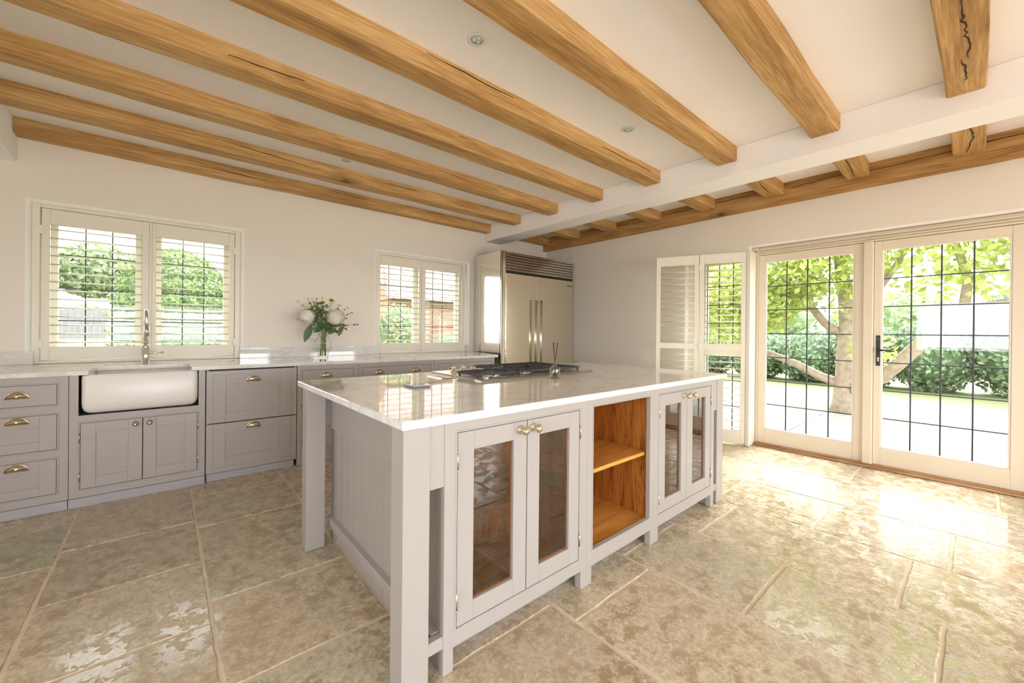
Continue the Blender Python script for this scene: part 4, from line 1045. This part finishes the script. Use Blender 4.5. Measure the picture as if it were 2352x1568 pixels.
# ---- pop-up socket lid and diffuser
bx_ = empty('square_box', (1.012, 1.917, ZT), 'thin square grey box with a glossy lid lying on the island marble', 'box')
obj('base', B(.964, 1.060, 1.860, 1.970, ZT+.0005, ZT+.0085, b=.001), MAT['lidside'], bx_); obj('lid', B(.962, 1.062, 1.858, 1.972, ZT+.0085, ZT+.0125, b=.001), MAT['lidtop'], bx_)
dx, dy = 1.885, 1.748
df = empty('reed_diffuser', (dx, dy, ZT), 'small clear glass reed diffuser with three dark sticks on the island', 'diffuser')
obj('bottle', MB().lathe([(.001, .001), (.030, .001), (.033, .004), (.033, .058), (.029, .070), (.014, .080), (.0115, .084), (.0115, .096), (.0135, .098)], (dx, dy, ZT), 'z', 28, cap=False), MAT['vaseglass'], df)
obj('oil', MB().lathe([(.001, .004), (.0295, .004), (.0295, .022), (.001, .022)], (dx, dy, ZT), 'z', 24, cap=False), MAT['oil'], df)
for (a, b_) in (((.012, .0), (-.042, -.02)), ((.008, .005), (-.018, -.004)), ((-.014, .003), (.045, .02))):
    obj('reed', MB().tube([(dx+a[0], dy+a[1], ZT+.006), (dx-.002 if b_[0] > 0 else dx+.002, dy, ZT+.09), (dx+b_[0], dy+b_[1], ZT+.225)], .0023, 8), MAT['reed'], df)

# ================================================================== OUTSIDE
def patch(name, x0, x1, y0, y1, zf, n, mat):
    mb = MB(); vs = []
    for i in range(n+1):
        for j in range(n+1):
            x = x0+(x1-x0)*i/n; y = y0+(y1-y0)*j/n; vs.append((x, y, zf(x, y)))
    mb.add(vs, [(i*(n+1)+j, (i+1)*(n+1)+j, (i+1)*(n+1)+j+1, i*(n+1)+j+1) for i in range(n) for j in range(n)], True)
    return obj(name, mb, mat, recalc=False)
def gz(x, y):
    z = -.105
    if y > 6.0: z += min((y-6.0), 16)*.066 * (1 if x < 9 else max(0, 1-(x-9)/6))
    return z
grassm = simple('grass', (.17, .205, .08), .9, noise=.25, nscale=30, bmp=.3)
tag(patch('lawn', 4.9, 60, -30, 60, gz, 60, grassm), 'mown green lawn beyond the paved terrace', kind='structure')
tag(patch('lawn', -40, 4.9, 5.1, 60, gz, 60, grassm), 'green lawn outside the sink window', kind='structure')
bouncem = simple('pale_bounce_ground', (.46, .415, .38), .95, noise=.15, nscale=20, bmp=.3)  # for unseen ground added to bounce daylight up to the ceiling
tag(patch('ground', -40, 4.9, -40, -3.3, lambda x, y: -.105, 4, bouncem), 'unseen pale ground added behind the house to bounce light', kind='structure')
tag(patch('ground', -40, -2.85, -3.3, 5.1, lambda x, y: -.105, 4, bouncem), 'unseen pale ground added beside the house to bounce light', kind='structure')
pav = simple('terrace_stone', (.27, .26, .245), .8, noise=.15, nscale=5, bmp=.2)
ter = empty('terrace', (6.8, 1, -.1), kind='structure')
obj('bed', B(5.23, 8.45, -6, 4.6, -.14, -.098), MAT['grout'], ter)
y = -6.0; row = 0
while y < 4.5:
    hgt = random.choice([.45, .6, .6, .75]); x = 5.24
    while x < 8.43:
        wd = min(random.choice([.6, .75, .9, .45]), 8.44-x)
        if wd > .08: obj('paving_slab', B(x+.004, x+wd-.004, y+.004, min(y+hgt, 4.6)-.004, -.12, -.082+random.uniform(-.002, .002), b=.004), pav, ter, loc=(x+wd/2, y+hgt/2, -.09))
        x += wd
    y += hgt; row += 1
bark = simple('bark', (.36, .29, .23), .9, noise=.35, nscale=14, bmp=.6)
def leaves_mesh(name, pts, nrm_out, size, mat, parent=None, jitter=1.0, aspect=.55):
    n = len(pts); pts = np.asarray(pts, float)
    d = rng.normal(size=(n, 3)); d /= np.linalg.norm(d, axis=1)[:, None]
    nn_ = rng.normal(size=(n, 3))*jitter + np.asarray(nrm_out); nn_ /= np.linalg.norm(nn_, axis=1)[:, None]
    s_ = np.cross(d, nn_); s_ /= np.linalg.norm(s_, axis=1)[:, None]; d2_ = np.cross(nn_, s_)
    sz = size*rng.uniform(.6, 1.3, (n, 1))
    a = pts-d2_*sz*.5; b_ = pts-s_*sz*aspect*.5; c_ = pts+d2_*sz*.5; e = pts+s_*sz*aspect*.5
    V = np.stack([a, b_, c_, e], 1).reshape(-1, 3)
    base = np.array(worigin(parent)) if parent is not None else np.zeros(3)
    me = bpy.data.meshes.new(name); me.vertices.add(4*n); me.vertices.foreach_set('co', (V-base).ravel())
    me.loops.add(4*n); me.loops.foreach_set('vertex_index', np.arange(4*n, dtype=np.int32))
    me.polygons.add(n); me.polygons.foreach_set('loop_start', np.arange(0, 4*n, 4, dtype=np.int32))
    me.update(calc_edges=True); me.materials.append(mat)
    o = bpy.data.objects.new(name, me); COL.objects.link(o); o.parent = parent; return o
def blob_pts(c, r, n, shell=.35):
    u = rng.normal(size=(n, 3)); u /= np.linalg.norm(u, axis=1)[:, None]
    k = 1-shell*rng.random((n, 1))**1.5
    return np.asarray(c)+u*np.asarray(r)*k, u*1.0
yleaf = leafmat('yellow_green_leaf', (.32, .40, .09), (.60, .66, .26), .62, .5)
tr = empty('garden_tree', (8.65, 1.46, -.1), 'big leaning tree with yellow-green leaves on the lawn outside the doors', 'tree')
obj('trunk', MB().tube([(8.66, 1.46, -.15), (8.62, 1.45, .1), (8.55, 1.44, .45), (8.5, 1.42, .9), (8.5, 1.38, 1.35), (8.5, 1.42, 1.8), (8.5, 1.5, 2.4), (8.3, 1.6, 3.4)], [.22, .165, .13, .125, .13, .11, .085, .05], 12), bark, tr)
for pth, rad in ((((8.56, 1.42, .30), (8.5, .98, .55), (8.45, .5, 1.15), (8.4, .14, 1.56), (8.35, -.35, 1.66), (8.2, -1.2, 2.3)), (.11, .10, .09, .08, .07, .04)),
                 (((8.56, 1.46, .38), (8.5, 1.75, .50), (8.45, 2.15, .72), (8.4, 2.6, .90), (8.2, 3.3, 1.3)), (.085, .07, .06, .05, .03)),
                 (((8.5, 1.40, 1.15), (8.5, 1.7, 1.40), (8.5, 1.9, 1.7), (8.45, 1.95, 2.2), (8.3, 2.3, 2.9)), (.08, .065, .06, .05, .03)),
                 (((8.4, .14, 1.56), (8.35, .1, 2.0), (8.3, .25, 2.6), (8.2, .1, 3.2)), (.06, .05, .04, .02)),
                 (((8.5, 1.40, 1.3), (8.45, 1.1, 1.8), (8.4, .8, 2.3), (8.3, .6, 3.0)), (.07, .06, .045, .03)),
                 (((8.5, 1.93, 1.8), (8.4, 2.4, 2.0), (8.3, 2.9, 2.1)), (.035, .025, .015))):
    obj('branch', MB().tube(pth, rad, 8), bark, tr)
P1, U1 = [], []
for (c_, r_, n) in (((8.0, 1.9, 2.6), (1.2, 1.3, .7), 2600), ((7.7, 2.7, 1.75), (.8, .8, .6), 1500), ((8.3, .3, 2.9), (1.3, 1.5, .8), 2600), ((7.9, -1.0, 2.5), (1.1, 1.0, .7), 1500), ((8.6, 1.35, 1.9), (.9, .5, .5), 260),
                     ((7.9, 2.05, 1.95), (.5, .5, .4), 600), ((8.0, 3.2, 1.6), (.7, .7, .6), 900), ((7.8, 2.3, 1.45), (.4, .35, .25), 160), ((7.4, 2.6, 1.15), (.4, .4, .25), 200), ((8.0, 1.05, 1.05), (.3, .3, .3), 90), ((8.2, 0.0, 2.05), (.9, .9, .35), 420), ((9.3, 1.0, 3.6), (2.3, 3.2, .9), 2600), ((8.0, 3.6, 2.6), (1.2, .9, .9), 1500)):
    p, u = blob_pts(c_, r_, int(n*1.25), .8); P1.append(p); U1.append(u)
tag(leaves_mesh('leaves', np.concatenate(P1), np.concatenate(U1)*.2+np.array([0, 0, .8]), .115, yleaf, tr, .8, .62), kind='stuff')
hleaf = leafmat('laurel_leaf', (.13, .20, .12), (.27, .37, .22), .3, .4)
core = simple('hedge_core', (.09, .15, .08), .95)
def hedge(name, label, c, r, n, size, mat, cat='hedge', group=None, core_m=core):
    t = empty(name, (c[0], c[1], c[2]-r[2]), label, cat, group)
    p, u = blob_pts(c, r, n, .22); k = p[:, 2] > c[2]-r[2]*.98
    tag(leaves_mesh('leaves', p[k], u[k], size, mat, t, .7), kind='stuff')
    prof = [(math.cos(a)*.84, math.sin(a)*.84) for a in [(-.5+i/8)*math.pi for i in range(9)]]
    mb = MB().lathe([(max(a, .001), b_) for a, b_ in prof], (0, 0, 0), 'z', 16, cap=False)
    mb.v = [(c[0]+v[0]*r[0], c[1]+v[1]*r[1], c[2]+v[2]*r[2]) for v in mb.v]
    obj('inner_mass', mb, core_m, t)
hz_ = [(-3.6, 1.15), (-1.9, 1.35), (-.5, 1.15), (.7, .85), (1.9, .80), (3.1, .70), (4.4, .7), (5.8, .8), (7.3, .9), (9, 1.0)]
hl_ = ['laurel bush at the far right edge, beyond the right-hand door', 'tall laurel bush right of the tree, behind the upper branch', 'laurel bush seen through the right-hand door panes',
       'laurel bush seen behind the door handle', 'laurel bush just right of the tree trunk', 'laurel bush just left of the tree trunk', 'laurel bush seen through the left-hand door',
       'laurel bush seen at the left edge of the left-hand door', 'laurel bush seen through the right folding shutter panel', 'last laurel bush, behind the folding shutter']
for k, (yy, hh) in enumerate(hz_):
    hedge('laurel_bush', hl_[k], (13.9, yy, hh-.12), (1.0, .80, hh+.05), 2600, .12, hleaf, 'bush', 'laurel bushes in the garden hedge')
far1 = leafmat('far_leaf', (.20, .28, .14), (.38, .46, .27), .4, .6)
for k, (xx, yy, hh, ww) in enumerate(((21, -2.6, 3.4, 2.3), (22, 2.1, 2.6, 2.2), (21, 6.9, 3.3, 2.4), (24, 12.3, 3.6, 2.8), (22, -7.9, 3.8, 2.7))):
    hedge('distant_tree', 'pale leafy tree behind the laurel hedge, '+['right of the garden tree', 'behind the garden tree trunk', 'left of the garden tree', 'far to the left, behind the folding shutter', 'at the far right edge of the doors'][k], (xx, yy, hh*.5), (ww, ww, hh*.62), 3200, .26, far1, 'tree', 'distant trees behind the laurel hedge', simple('far_core', (.2, .28, .12), .95))
# sink window side
topm = leafmat('topiary_leaf', (.11, .18, .06), (.26, .36, .13), .35, .5)
def topiary():
    t = empty('topiary_column', (.35, 12.6, .3), 'broad clipped conifer column outside the sink window', 'tree')
    pts, nr = [], []
    prof = [(.3, 1.12), (1.0, 1.16), (1.8, 1.14), (2.3, 1.05), (2.7, .82), (2.95, .5), (3.1, .12)]
    for k in range(14000):
        z = .3+2.8*rng.random(); r_ = np.interp(z, [a for a, _ in prof], [b for _, b in prof])*(1+.05*math.sin(z*18))*(.9+.1*rng.random()); a = rng.random()*6.283
        pts.append((.22+r_*math.cos(a), 12.6+r_*math.sin(a), z)); nr.append((math.cos(a), math.sin(a), .3))
    tag(leaves_mesh('leaves', pts, nr, .10, topm, t, .7, .5), kind='stuff')
    obj('inner_mass', MB().lathe([(b*.88, a) for a, b in prof], (.22, 12.6, 0), 'z', 20), core, t)
topiary()
hedge('round_shrub', 'shaggy green tree top rising left of the clipped column', (-1.35, 15.5, 2.75), (1.05, .8, .75), 2600, .16, far1, 'tree')
hedge('pine_tree', 'open pine crown at the far left of the sink window', (-3.0, 15.0, 2.2), (.62, .6, .8), 900, .18, topm, 'tree')
fen = empty('garden_fence', (-3, 20.2, .8), 'weathered grey timber fence across the lawn outside the sink window', 'fence')
fm = simple('weathered_timber', (.20, .19, .21), .9, noise=.2, nscale=8)
for k in range(40):
    x = -5.6+.15*k; obj('fence_board', B(x+.004, x+.146, 20, 20.03, .82, 1.80+random.uniform(-.01, .01)), fm, fen)
obj('gravel_board', B(-5.6, .4, 19.99, 20.04, .70, .82), simple('gravel_board', (.40, .32, .28), .9), fen)
for k in range(5): hedge('low_bush', 'low rounded bush above the garden fence, '+['first', 'second', 'third', 'fourth', 'fifth'][k]+' from its left end', (-4.8+1.3*k, 22.5, 1.7), (.8, .5, .42), 500, .14, far1, 'bush', 'low bushes behind the fence')
# outbuilding seen through the small window
ob = empty('brick_outbuilding', (6.5, 11, 0), 'low brick outbuilding with a clay tile roof outside the small window', 'building')
def brick_mat():
    m, nt, b = new_mat('red_brick'); mp = coords(nt, (1, 1, 1), (math.pi/2, 0, 0), rand=False); br = nt.nodes.new('ShaderNodeTexBrick')
    br.inputs['Color1'].default_value = (.30, .15, .10, 1); br.inputs['Color2'].default_value = (.38, .24, .16, 1); br.inputs['Mortar'].default_value = (.32, .29, .26, 1)
    br.inputs['Scale'].default_value = 2.2; br.inputs['Mortar Size'].default_value = .012; nt.links.new(mp.outputs[0], br.inputs[0]); nt.links.new(br.outputs[0], b.inputs['Base Color']); b.inputs['Roughness'].default_value = .9
    return m
obj('wall', B(4.1, 6.35, 9.2, 13, -.1, 2.02), brick_mat(), ob)
obj('wall', B(6.35, 10, 10.6, 13, -.1, 2.02), brick_mat(), ob)
tilem = simple('clay_tile', (.36, .27, .25), .85, noise=.35, nscale=9, bmp=.3)
rw = MB()
for k in range(17):   # courses of clay tiles, each tile its own slab
    y0 = 8.92+.16*k; z0 = 1.96+.115*k; x = 3.95+.06*k
    while x < 9.5:
        w_ = .17; dz = random.uniform(-.006, .006)
        rw.add([(x, y0, z0+dz), (x+w_-.008, y0, z0+dz), (x+w_-.008, y0+.2, z0+.115+dz), (x, y0+.2, z0+.115+dz), (x, y0, z0+.02+dz), (x+w_-.008, y0, z0+.02+dz), (x+w_-.008, y0+.2, z0+.135+dz), (x, y0+.2, z0+.135+dz)],
               [(0, 1, 5, 4), (4, 5, 6, 7), (0, 4, 7, 3), (1, 2, 6, 5)]); x += w_
tag(obj('roof_tiles', rw, tilem, ob), kind='stuff')
obj('roof_deck', MB().prism([(8.95, 1.95), (11.8, 4.0), (13.2, 3.0), (13.2, 1.95)], 'x', 4.05, 9.6), simple('roof_deck', (.25, .16, .12), .9), ob)
hedge('flowering_shrub', 'pale flowering shrub in front of the brick outbuilding', (3.9, 8.3, 1.05), (.62, .45, .75), 1500, .09, leafmat('pale_leaf', (.24, .28, .09), (.5, .48, .28), .4), 'bush')
hedge('box_hedge', 'low clipped green hedge under the outbuilding wall', (5.6, 8.5, .55), (1.3, .35, .68), 1800, .07, far1, 'hedge')
